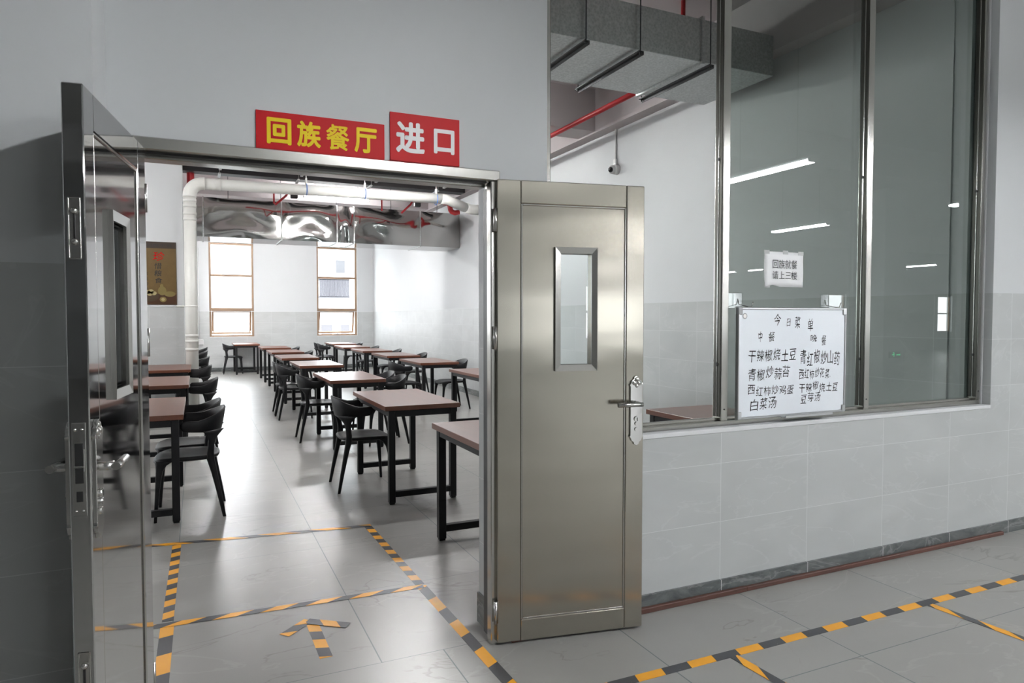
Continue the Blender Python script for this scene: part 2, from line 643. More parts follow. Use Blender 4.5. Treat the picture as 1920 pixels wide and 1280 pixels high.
def fit_text(body, x0, x1, z0, z1, y, mat, parent, offset=0.0, shear=0.0, jitter=0.0, name='lettering', rot=0.0):
    """lettering standing in an x-z box at depth y, facing -y"""
    me = text_mesh(body, 1.0, min(offset, 0.0), 0.0, shear)
    if offset > 0:
        # heavier strokes: the outline repeated on a small ring
        vs = [tuple(v.co) for v in me.vertices]
        fs = [tuple(p.vertices) for p in me.polygons]
        V, F = [], []
        for k in range(8):
            dx, dy = offset * math.cos(k * PI / 4), offset * math.sin(k * PI / 4)
            b = len(V)
            V += [(x + dx, y_ + dy, k * .000015) for x, y_, _ in vs]
            F += [tuple(b + i for i in f_) for f_ in fs]
        me = bpy.data.meshes.new('lettering')
        me.from_pydata(V, [], F)
    xs = [v.co.x for v in me.vertices]
    zs = [v.co.y for v in me.vertices]
    ax, bx, az, bz = min(xs), max(xs), min(zs), max(zs)
    for v in me.vertices:
        fx = (v.co.x - ax) / (bx - ax)
        fz = (v.co.y - az) / (bz - az)
        x = x0 + fx * (x1 - x0)
        z = z0 + fz * (z1 - z0) + rot * (fx - 0.5) * (x1 - x0)
        if jitter:
            z += jitter * math.sin(fx * 23.0 + len(body))
            x += jitter * 0.6 * math.sin(fz * 5 + fx * 17)
        v.co = (x, y - v.co.z, z)
    me.materials.clear()
    me.materials.append(mat)
    o = bpy.data.objects.new(name, me)
    COL.objects.link(o)
    o.parent = parent
    return o

# ------------------------------------------------------------------ shell
WY0, WY1 = 2.75, 2.99           # partition wall between hall and dining room
BY = 19.75                      # back wall of the dining room
RX = 4.65                       # right wall of the dining room
CZ = 4.25
XL, XR = -8.0, 34.0
HY = -14.0
DX0, DX1, DZ = -0.245, 1.205, 2.085          # doorway
GX0, GX1, GZ0, GZ1 = 1.44, 4.735, 0.87, 3.95  # glazed opening

struct('floor', MB().box(XL - .3, XR + .3, HY - .3, BY + .3, -0.15, 0.0), M['floor'], 'large grey polished floor tiles of hall and dining room', 'floor')
struct('ceiling', MB().box(XL, RX, WY1, BY, CZ, CZ + .2), M['ceil'], 'warm white ceiling above the dining room', 'ceiling')
struct('ceiling', MB().box(XL, XR, HY, WY0, CZ, CZ + .2), M['hallceil'], 'grey white ceiling of the hall outside', 'ceiling')

w = MB()
w.box(XL, DX0, WY0, WY1, 0, CZ)
w.box(DX0, DX1, WY0, WY1, DZ, CZ)
w.box(DX1, GX0, WY0, WY1, 0, CZ)
w.box(GX0, GX1, WY0, WY1, 0, GZ0)
w.box(GX0, GX1, WY0, WY1, GZ1, CZ)
w.box(GX1, XR, WY0, WY1, 0, CZ)
struct('wall_front', w, M['wall'], 'white wall with grey tile dado around the double doorway and glazing', 'wall')
struct('wall_right', MB().box(RX, RX + .25, WY1, BY, 0, CZ).box(RX + .01, GX1 - .0005, 2.877, WY1, GZ0, GZ1), M['wall'], 'white dining room wall with pale tile dado on the right', 'wall')

w = MB()
wins = sorted(BACK_WIN)
x = XL
for a, b in wins:
    w.box(x, a, BY, BY + .25, 0, CZ)
    w.box(a, b, BY, BY + .25, 0, WZ0)
    w.box(a, b, BY, BY + .25, WZ1, CZ)
    x = b
w.box(x, RX + .25, BY, BY + .25, 0, CZ)
struct('wall_back', w, M['wall'], 'white back wall of the dining room with tall windows', 'wall')
w = MB()
y = WY1
for a, b in LEFT_WIN:
    w.box(XL - .25, XL, y, a, 0, CZ)
    w.box(XL - .25, XL, a, b, 0, WZ0)
    w.box(XL - .25, XL, a, b, WZ1, CZ)
    y = b
w.box(XL - .25, XL, y, BY, 0, CZ)
struct('wall_left', w, M['wall'], 'far left wall of the dining room', 'wall')
w = MB()
x = XL
for a, b in HALL_WIN:
    w.box(x, a, HY - .25, HY, 0, CZ)
    w.box(a, b, HY - .25, HY, 0, HZ0)
    w.box(a, b, HY - .25, HY, HZ1, CZ)
    x = b
w.box(x, XR, HY - .25, HY, 0, CZ)
struct('wall_hall', w, M['wall'], 'far hall wall with windows mirrored in the glass', 'wall')
struct('wall_hall', MB().box(XL - .25, XL, HY, WY0, 0, CZ), M['wall'], 'left end wall of the hall', 'wall')
struct('wall_hall', MB().box(XR, XR + .25, HY, WY0, 0, CZ), M['wall'], 'right end wall of the hall', 'wall')

# columns
struct('wall_column', MB().box(-1.25, -0.275, 2.41, WY0, 0, CZ), M['wall'], 'wall column in shade behind the left door leaf', 'column')
struct('wall_pillar', MB().box(-0.92, -0.175, 11.2, 11.85, 0, CZ), M['wall'], 'white tiled pillar carrying the brown poster', 'pillar')
struct('wall_pillar', MB().box(-0.92, -0.19, 19.25, BY, 0, CZ), M['wall'], 'engaged pillar at the back wall left of the window', 'pillar')
struct('wall_pillar', MB().box(13.6, 14.3, -5.1, -4.4, 0, CZ), M['wall'], 'hall pillar with the green exit sign', 'pillar')
# dado ledges on pillars and back wall
lm = MB().box(-0.93, -0.168, 11.19, 11.86, 1.603, 1.613)
struct('trim_3', lm, M['paint'], 'thin white ledge on top of the pillar tiles', 'trim')
lm = MB().box(-0.19, RX, BY - .012, BY, 1.603, 1.613)
struct('trim_4', lm, M['paint'], 'thin white ledge along the back wall tiles', 'trim')

# beams under the dining ceiling
struct('beam', MB().box(RX - .16, RX, WY1, BY, 3.72, CZ), M['ceil'], 'edge beam along the top of the right wall', 'beam')
struct('beam', MB().box(XL, RX - .16, 14.0, 14.4, 3.74, CZ), M['ceil'], 'cross beam behind the shiny duct', 'beam')
struct('beam', MB().box(XL, RX - .16, 7.3, 7.7, 3.74, CZ), M['ceil'], 'cross beam over the middle of the dining room', 'beam')
for k, y in enumerate((-2.0, -7.12)):
    struct('beam', MB().box(XL, XR, y - .12, y + .12, 3.75, CZ), M['hallceil'], ('hall ceiling beam near the door', 'hall ceiling beam far from the door')[k], 'beam')

# skirtings
def skirt(name, boxes, label):
    m = MB()
    for b in boxes:
        m.box(*b)
    return struct(name, m, M['skirt'], label, 'skirting')
skirt('baseboard_front', [(DX1 + .01, XR, WY0 - .012, WY0, 0, .08), (-.275, DX0, WY0 - .012, WY0, 0, .08)], 'dark marble skirting under the tiled hall wall')
skirt('baseboard_doorway', [(DX1 - .012, DX1, 2.875, WY1, 0, .14)], 'dark marble skirting in the doorway reveal')
skirt('baseboard_right', [(RX - .012, RX, WY1, BY, 0, .105)], 'grey skirting along the right dining wall')
skirt('baseboard_back', [(-0.19, RX, BY - .012, BY, 0, .105)], 'grey skirting along the back dining wall')
skirt('baseboard_column', [(-1.25, -.263, 2.398, 2.41, 0, .08), (-.275, -.263, 2.41, WY0, 0, .08)], 'dark skirting around the wall column')
skirt('baseboard_pillar', [(-.93, -.163, 11.188, 11.2, 0, .105), (-.175, -.163, 11.2, 11.85, 0, .105)], 'grey skirting around the dining room pillar')
st = MB()
st.bbox(1.25, 2.62, WY0 - .036, WY0 - .012, 0, .026, .003)
st.bbox(2.622, 4.86, WY0 - .034, WY0 - .012, 0, .024, .003)
struct('trim_2', st, M['strip'], 'reddish wooden strip at the foot of the skirting', 'trim')

# ------------------------------------------------------------------ stainless door frame
fr = MB()
fy0, fy1 = WY0 - .012, 2.872
fr.bbox(DX0, DX0 + .045, fy0, 2.785, 0, DZ - .046, .004)
fr.bbox(DX0, DX0 + .02, 2.786, fy1, 0, DZ - .046, .004)
fr.bbox(DX1 - .045, DX1, fy0, 2.785, 0, DZ - .046, .004)
fr.bbox(DX1 - .018, DX1, 2.786, fy1, 0, DZ - .046, .004)
fr.bbox(DX0, DX1, fy0, fy1, DZ - .045, DZ, .004)
# rebate the leaves close against
fr.bbox(DX0 + .045, DX1 - .045, 2.80, fy1, DZ - .065, DZ - .0455, .003)
df = struct('trim_1', fr, M['frame'], 'stainless steel door frame set in the doorway', 'door frame')
gk = MB()
gk.box(DX1 - .030, DX1 - .0185, 2.787, 2.86, 0.01, DZ - .066)
gk.box(DX0 + .0205, DX0 + .032, 2.787, 2.86, 0.01, DZ - .066)
gk.box(DX0 + .045, DX1 - .05, 2.775, 2.80, DZ - .051, DZ - .0445)
make('gasket', gk, M['slot'], df)

# ------------------------------------------------------------------ door leaves
LW, LT, LZ0, LZ1 = 0.69, 0.05, 0.012, 2.045


def plate_outline(cx, z0, z1, hw):
    """escutcheon outline with scalloped pointed ends"""
    half = [(hw, .05), (hw * 1.12, .042), (hw * .9, .032), (hw * .78, .022), (hw * .45, .016), (hw * .38, .006), (0, 0)]
    top = [(cx + a, z1 - d) for a, d in half] + [(cx - a, z1 - d) for a, d in half[-2::-1]]
    bot = [(cx - a, z0 + d) for a, d in half] + [(cx + a, z0 + d) for a, d in half[-2::-1]]
    return top + bot


def door_leaf(name, hinge, ang, sgn, matleaf, label, bolts):
    """leaf from the hinge along local x; the seen face is at y=0, body goes to sgn*y"""
    root = empty(name, (hinge[0], hinge[1], 0), ang, label, 'door', None, 'structure')
    def yb(m, x0, x1, d0, d1, z0, z1, r=.003):
        a, b = sorted((sgn * d0, sgn * d1))
        m.bbox(x0, x1, a, b, z0, z1, r)
    m = MB()
    yb(m, 0, .106, 0, LT, LZ0, LZ1)
    yb(m, .603, LW, 0, LT, LZ0, LZ1)
    make('stile', m, matleaf, root)
    m = MB()
    yb(m, .107, .602, 0, LT, LZ1 - .1, LZ1)
    yb(m, .107, .602, 0, LT, LZ0, LZ0 + .095)
    make('rail', m, matleaf, root)
    pz0, pz1 = LZ0 + .0955, LZ1 - .1005
    wx0, wx1, wz0, wz1 = .288, .434, 1.238, 1.732
    m = MB()
    d0, d1 = .006, LT - .006
    for d in (d0, d1):
        m.v += [(x, sgn * d, z) for x, z in ((.1065, pz0), (.6025, pz0), (.6025, pz1), (.1065, pz1), (wx0, wz0), (wx1, wz0), (wx1, wz1), (wx0, wz1))]
    for k in range(4):
        j = (k + 1) % 4
        for q in ((k, j, j + 4, k + 4), (k + 8, j + 8, j + 12, k + 12), (k, j, j + 8, k + 8), (k + 4, j + 4, j + 12, k + 12)):
            m.face(list(q))
    make('panel', m, matleaf, root)
    # bead round the panel, seen face and back
    m = MB()
    for da, db in ((.001, .006), (LT - .006, LT - .001)):
        yb(m, .1068, .115, da, db, pz0, pz1, .002)
        yb(m, .5945, .602, da, db, pz0, pz1, .002)
        yb(m, .115, .5945, da, db, pz1 - .008, pz1, .002)
        yb(m, .115, .5945, da, db, pz0, pz0 + .008, .002)
    make('panel_bead', m, M['frame'], root)
    # vision panel: mitred raised frame on both faces
    m = MB()
    ox0, ox1, oz0, oz1 = .262, .460, 1.210, 1.760
    for face in (0, 1):
        base = sgn * (.007 if face == 0 else LT - .007)
        topy = sgn * (-.008 if face == 0 else LT + .008)
        inn = sgn * (-.003 if face == 0 else LT + .003)
        O = [(ox0, oz0), (ox1, oz0), (ox1, oz1), (ox0, oz1)]
        I = [(wx0, wz0), (wx1, wz0), (wx1, wz1), (wx0, wz1)]
        b = len(m.v)
        m.v += [(x, base, z) for x, z in O] + [(x, topy, z) for x, z in O] + [(x, inn, z) for x, z in I] + [(x, sgn * (.02 if face == 0 else LT - .02), z) for x, z in I]
        for k in range(4):
            j = (k + 1) % 4
            for r in range(3):
                m.face([b + r * 4 + k, b + r * 4 + j, b + r * 4 + 4 + j, b + r * 4 + 4 + k])
    make('vision_frame', m, M['frame'], root, fix=True)
    m = MB()
    yb(m, wx0, wx1, .023, .027, wz0, wz1, .0005)
    make('vision_glass', m, M['pane'], root)
    # lock plates with lever handles, both faces
    for face in (0, 1):
        fs = -sgn if face == 0 else sgn
        y0 = 0 if face == 0 else sgn * LT
        m = MB()
        cx = .652
        m.prism(plate_outline(cx, .862, 1.182, .03), y0, y0 + fs * .011)
        pl = make('lock_plate', m, M['chrome'] if face == 0 else M['satin'], root, bevel=.0015)
        m = MB()
        yo = y0 + fs * .052
        m.tube([(cx - .002, y0 + fs * .004, 1.055), (cx - .002, y0 + fs * .045, 1.055)], .012, 14)
        m.tube([(cx + .012, yo, 1.055), (cx - .05, yo, 1.055), (.545, yo - fs * .004, 1.055)], .0105, 16)
        make('lever_handle', m, M['satin'], pl)
        m = MB()
        m.tube([(cx, y0 + fs * .004, .985), (cx, y0 + fs * .018, .985)], .0125, 16)
        m.tube([(cx, y0 + fs * .004, .963), (cx, y0 + fs * .018, .963)], .009, 14)
        m.tube([(cx, y0 + fs * .004, .937), (cx, y0 + fs * .016, .937)], .010, 14)
        make('lock_cylinder', m, M['chrome'], pl)
        m = MB()
        m.bbox(cx - .002, cx + .002, min(y0 + fs * .0178, y0 + fs * .0188), max(y0 + fs * .0178, y0 + fs * .0188), .976, .992, .0002)
        make('keyhole', m, M['slot'], pl)
        m = MB()
        for (dx, dz, rr) in ((0, 1.166, .010), (-.012, 1.150, .011), (.012, 1.150, .011), (0, 1.137, .009)):
            m.ball((cx + dx, y0 + fs * .011, dz), rr, 10, 6, 1, .45, 1)
        make('scroll_ornament', m, M['chrome'], pl)
    # hinges on the knuckle side
    for z in (1.87, 1.36, .15):
        m = MB()
        m.tube([(-.008, sgn * .004, z - .05), (-.008, sgn * .004, z + .05)], .008, 12)
        yb(m, -.012, -.0005, .004, .03, z - .048, z + .048, .001)
        make('hinge', m, M['satin'], root)
    # lock case and flush bolts in the free edge
    def edge(m, z0, z1, w0, w1, e0, e1, r=.001):
        a, b = sorted((sgn * w0, sgn * w1))
        m.bbox(LW + e0, LW + e1, a, b, z0, z1, r)
    m = MB()
    edge(m, .935, 1.178, .010, .042, -.002, .0025)
    lc = make('lock_case', m, M['satin'], root)
    m = MB()
    edge(m, 1.02, 1.125, .016, .036, 0, .0032)
    edge(m, .972, 1.0, .018, .034, 0, .0032)
    make('latch_opening', m, M['slot'], lc)
    m = MB()
    edge(m, 1.06, 1.066, .014, .038, 0, .006)
    edge(m, 1.05, 1.11, .013, .017, 0, .005)
    for wv in (.018, .034):
        m.ball((LW + .0025, sgn * wv, 1.16), .0045, 8, 5)
        m.ball((LW + .0025, sgn * wv, .948), .0035, 8, 5)
    make('latch', m, M['chrome'], lc)
    if bolts:
        for z0, z1, mt in ((1.598, 1.756, M['frame']), (.42, .576, M['frame'])):
            m = MB()
            edge(m, z0, z1, .010, .014, -.001, .004)
            edge(m, z0, z1, .036, .040, -.001, .004)
            edge(m, z1 - .004, z1, .010, .040, -.001, .004)
            edge(m, z0, z0 + .004, .010, .040, -.001, .004)
            edge(m, z0, z1, .012, .038, -.001, .0012)
            fb = make('flush_bolt', m, mt, root)
            m = MB()
            edge(m, z0 + .05, z1 - .04, .022, .028, 0, .003)
            make('bolt_slot', m, M['slot'], fb)
            m = MB()
            for zz in (z1 - .035, z0 + .045):
                m.ball((LW + .003, sgn * .024, zz), .009, 10, 6)
            make('bolt_lever', m, M['chrome'], fb)
    return root


door_leaf('door_2', (1.181, 2.716), R(-10.3), 1, M['steel'], 'right stainless door leaf folded back against the wall', False)
door_leaf('door_1', (-0.160, 2.738), math.atan2(-0.990, -0.140), -1, M['mirror'], 'left stainless door leaf swung open towards the viewer', True)

# ------------------------------------------------------------------ glazed partition
win = empty('window_1', (0, 0, 0), 0, 'tall glazed steel framed partition beside the doors', 'window', None, 'structure')
MUL = [(1.44, 1.49), (2.512, 2.560), (3.605, 3.652), (4.688, 4.722)]
my0, my1 = 2.81, 2.875
for a, b in MUL:
    m = MB()
    m.bbox(a, b, my0, my1, GZ0 + .03, GZ1 - .03, .003)
    # glazing grooves on both sides of the post
    m.bbox(a - .006, a, 2.836, 2.843, GZ0 + .05, GZ1 - .03, .002)
    m.bbox(b, b + .006, 2.836, 2.843, GZ0 + .05, GZ1 - .03, .002)
    mu = make('mullion', m, M['frame'], win)
    m = MB()
    for e0, e1 in ((a - .003, a + .001), (b - .001, b + .003)):
        m.bbox(e0, e1, 2.815, 2.834, GZ0 + .05, GZ1 - .03, .001)
        m.bbox(e0, e1, 2.846, 2.866, GZ0 + .05, GZ1 - .03, .001)
    make('glazing_gasket', m, M['gasket'], mu)
    m = MB()
    for zz in (1.2, 2.28):
        m.tube([(a - .010, 2.84, zz), (a + .004, 2.84, zz)], .009, 12)
    m.tube([((a + b) / 2, my0 - .002, GZ0 + .09), ((a + b) / 2, my0 + .003, GZ0 + .09)], .004, 10)
    make('screw', m, M['slot'], mu)
m = MB()
m.bbox(GX0, GX1 - .014, my0, my1, GZ0 + .001, GZ0 + .03, .003)
m.bbox(GX0, GX1 - .014, 2.835, 2.85, GZ0 + .03, GZ0 + .046, .002)
make('sill_rail', m, M['frame'], win)
m = MB().bbox(GX0, GX1 - .014, my0, my1, GZ1 - .03, GZ1, .003)
make('head_rail', m, M['frame'], win)
for a, b in ((1.49, 2.512), (2.560, 3.605), (3.652, 4.688)):
    make('glass_pane', MB().box(a, b, 2.868, 2.872, GZ0 + .03, GZ1 - .03), M['clear'] if a < 2 else M['glass'], win)
m = MB().bbox(GX1 - .013, GX1 - .002, 2.80, 2.95, GZ0, GZ1, .004)
make('jamb_sealant', m, M['paint'], win)
m = MB().bbox(GX0, GX1, WY0 - .004, my0, GZ0 - .02, GZ0 + .004, .003)
make('sill_ledge', m, M['paint'], win)

# ------------------------------------------------------------------ windows of the back wall
def back_window(name, a, b, label):
    root = empty(name, ((a + b) / 2, BY + .10, WZ0), 0, label, 'window', None, 'structure')
    w2 = (b - a) / 2
    h = WZ1 - WZ0
    m = MB()
    fw = .055
    m.bbox(-w2, -w2 + fw, -.03, .04, 0, h, .003)
    m.bbox(w2 - fw, w2, -.03, .04, 0, h, .003)
    m.bbox(-w2 + fw, w2 - fw, -.03, .04, h - fw, h, .003)
    m.bbox(-w2 + fw, w2 - fw, -.03, .04, 0, fw, .003)
    make('window_frame', m, M['bronze'], root)
    m = MB()
    m.bbox(-w2 + fw, w2 - fw, -.025, .035, 1.62, 1.68, .003)
    m.bbox(-w2 + fw, w2 - fw, -.025, .035, .71, .785, .003)
    make('transom', m, M['bronze'], root)
    m = MB()
    m.box(-w2 + fw, w2 - fw, .0, .005, .775, 1.63)
    m.box(-w2 + fw, w2 - fw, .0, .005, 1.675, h - fw)
    make('glass_pane', m, M['pane'], root)
    # tilted top hung sash
    t = R(16)
    m = MB()
    sw = w2 - fw - .004
    for (x0, x1, z0, z1) in ((-sw, -sw + .05, -.66, 0), (sw - .05, sw, -.66, 0), (-sw + .05, sw - .05, -.05, 0), (-sw + .05, sw - .05, -.66, -.61)):
        s0 = len(m.v)
        m.bbox(x0, x1, -.02, .02, z0, z1, .003)
        for i in range(s0, len(m.v)):
            x, y, z = m.v[i]
            m.v[i] = (x, .03 + y * math.cos(t) - z * math.sin(t), .715 + y * math.sin(t) + z * math.cos(t))
    sa = make('sash', m, M['bronze'], root)
    m = MB()
    for sx in (-sw + .02, sw - .02):
        m.tube([(sx, 0, .12), (sx, .16, .16)], .008, 8)
    m.bbox(-.06, .06, -.035, -.005, .045, .06, .003)
    m.bbox(-.02, .035, -.06, -.03, .05, .075, .003)
    make('sash_handle', m, M['alu'], sa)
    # pale reveal
    m = MB()
    m.box(-w2 + .001, w2 - .001, -.1, -.03, .001, .012)
    make('window_sill', m, M['paint'], root)
    return root


back_window('window_2', *BACK_WIN[0], 'tall bright back window left, above the lone small table')
back_window('window_3', *BACK_WIN[1], 'tall bright back window right, with grey louvre beyond')
back_window('window_4', *BACK_WIN[2], 'added daylight window hidden behind the dining room pillar')
back_window('window_5', *BACK_WIN[3], 'added daylight window out of view at the far left of the back wall')
for k, (a, b) in enumerate(HALL_WIN):
    m = MB()
    zc = HZ0 + .8
    m.bbox(a, a + .05, HY - .16, HY - .1, HZ0, HZ1, .003)
    m.bbox(b - .05, b, HY - .16, HY - .1, HZ0, HZ1, .003)
    m.bbox(a + .05, b - .05, HY - .16, HY - .1, HZ1 - .05, HZ1, .003)
    m.bbox(a + .05, b - .05, HY - .16, HY - .1, HZ0, HZ0 + .05, .003)
    m.bbox(a + .05, b - .05, HY - .16, HY - .1, zc, zc + .06, .003)
    struct('window_%d' % (6 + k), m, M['bronze'], 'hall window frame mirrored faintly in the glazing', 'window')

for k, (a, b) in enumerate(LEFT_WIN):
    m = MB()
    for ya, yb_ in ((a, a + .05), (b - .05, b)):
        m.bbox(XL - .14, XL - .08, ya, yb_, WZ0, WZ1, .003)
    for za, zb in ((WZ0, WZ0 + .05), (1.63, 1.69), (2.54, 2.59), (WZ1 - .05, WZ1)):
        m.bbox(XL - .14, XL - .08, a + .05, b - .05, za, zb, .003)
    struct('window_%d' % (20 + k), m, M['bronze'], 'frame of an added daylight window in the unseen left dining wall', 'window')

# ------------------------------------------------------------------ outside
struct('ground', MB().box(-60, 80, BY + .3, 90, -4.0, -3.9), M['ground'], 'pale ground outside the back windows', 'ground')
struct('ground', MB().box(-60, 80, -90, HY - .3, -4.0, -3.9), M['ground'], 'pale ground outside the hall windows', 'ground')
bl = empty('neighbouring_building', (4, 33, -3.9), 0, 'pale building with grey louvre seen through the right back window', 'building')
m = MB()
m.box(-9, 9.5, 0, 6, 0, 9.5)
m.box(-9, 9.5, -.25, 0, 5.45, 5.6)
m.box(-9, 9.5, -.25, 0, 8.6, 8.75)
make('facade', m, M['facade'], bl)
m = MB()
for k in range(22):
    x = 1.15 + k * .062
    m.box(x, x + .052, -.6, -.56, 6.3, 7.12)
m.box(1.1, 2.52, -.6, -.5, 6.26, 6.32)
m.box(1.1, 2.52, -.6, -.5, 7.08, 7.15)
m.box(1.1, 2.52, -.54, 0, 6.26, 6.32)
m.box(1.1, 2.52, -.54, 0, 7.08, 7.15)
make('louvre', m, M['louvre'], bl)
for x0, z0, ww, hh in ((2.0, 7.45, .42, .6), (1.3, 4.4, .5, .6), (2.2, 4.4, .4, .6)):
    make('facade_window', MB().box(x0, x0 + ww, -.02, .05, z0, z0 + hh), M['dimglass'], bl)
# ------------------------------------------------------------------ tables
TW, TD, TH = 0.61, 1.19, 0.765


def table_proto(loc, label):
    t = empty('dining_table', loc, 0, label, 'table', 'dining tables')
    m = MB().bbox(-TW / 2, TW / 2, -TD / 2, TD / 2, TH - .036, TH, .002)
    make('tabletop', m, M['top'], t)
    lx, ly = TW / 2 - .055, TD / 2 - .03
    for sx in (-1, 1):
        for sy in (-1, 1):
            m = MB().bbox(sx * lx - .025, sx * lx + .025, sy * ly - .025, sy * ly + .025, .012, TH - .037, .003)
            m.bbox(sx * lx - .02, sx * lx + .02, sy * ly - .02, sy * ly + .02, 0, .012, .002)
            make('leg', m, M['blackmetal'], t)
    for sy in (-1, 1):
        m = MB().bbox(-lx + .0255, lx - .0255, sy * ly - .022, sy * ly + .022, .055, .10, .003)
        make('stretcher', m, M['blackmetal'], t)
    m = MB()
    for sy in (-1, 1):
        m.bbox(-lx + .0255, lx - .0255, sy * ly - .02, sy * ly + .02, TH - .085, TH - .037, .002)
    for sx in (-1, 1):
        m.bbox(sx * lx - .02, sx * lx + .02, -ly + .0255, ly - .0255, TH - .085, TH - .037, .002)
    make('apron', m, M['blackmetal'], t)
    return t


TABLES = [
    (1.37, 3.03, 'wooden dining table nearest the doorway, cut off by the right door frame'),
    (1.295, 5.13, 'wooden dining table standing clear just inside the doorway, one black chair at its left'),
    (1.29, 7.48, 'wooden dining table directly behind the one just inside the doorway'),
    (1.295, 9.93, 'third full wooden table back in the middle row'),
    (1.265, 11.9, 'fourth full wooden table back in the middle row'),
    (1.30, 13.95, 'fifth full wooden table back in the middle row'),
    (1.295, 16.0, 'last wooden table of the middle row, before the small gap at the back wall'),
    (0.825, 18.45, 'lone wooden table under the left back window with one chair'),
    (3.03, 3.0, 'wooden table right behind the partition glass, below the whiteboard'),
    (3.03, 5.2, 'wooden table hidden behind the right door leaf, second in from the glass'),
    (3.01, 7.34, 'wooden table whose left end shows beside the right door frame'),
    (3.02, 9.82, 'nearest fully seen wooden table of the row along the right wall'),
    (3.03, 11.85, 'second fully seen wooden table of the row along the right wall'),
    (3.02, 13.75, 'third fully seen wooden table of the row along the right wall'),
    (3.0, 15.65, 'fourth fully seen wooden table of the row along the right wall'),
    (3.13, 17.8, 'farthest wooden table by the right wall, beneath the right back window'),
    (-0.71, 5.31, 'wooden table nearest of the three beside the left door leaf'),
    (-0.70, 7.64, 'middle wooden table of the three beside the left door leaf'),
    (-0.70, 9.86, 'wooden table in front of the tiled pillar, farthest of the left three'),
    (-0.71, 12.35, 'wooden table hidden behind the tiled pillar'),
    (-0.71, 14.5, 'wooden table second behind the tiled pillar'),
    (-0.71, 16.4, 'wooden table third behind the tiled pillar'),
]
tp = None
for x, y, lab in TABLES:
    loc = (x + TW / 2, y + TD / 2, 0)
    if tp is None:
        tp = table_proto(loc, lab)
    else:
        copy_tree(tp, loc, 0, lab)

# ------------------------------------------------------------------ chairs
def ring(c, ux, uy, a, b, n=12, p=2.6):
    c = Vector(c)
    out = []
    for k in range(n):
        t = 2 * PI * k / n
        x = math.copysign(abs(math.cos(t)) ** (2 / p), math.cos(t)) * a
        y = math.copysign(abs(math.sin(t)) ** (2 / p), math.sin(t)) * b
        out.append(c + Vector(ux) * x + Vector(uy) * y)
    return out


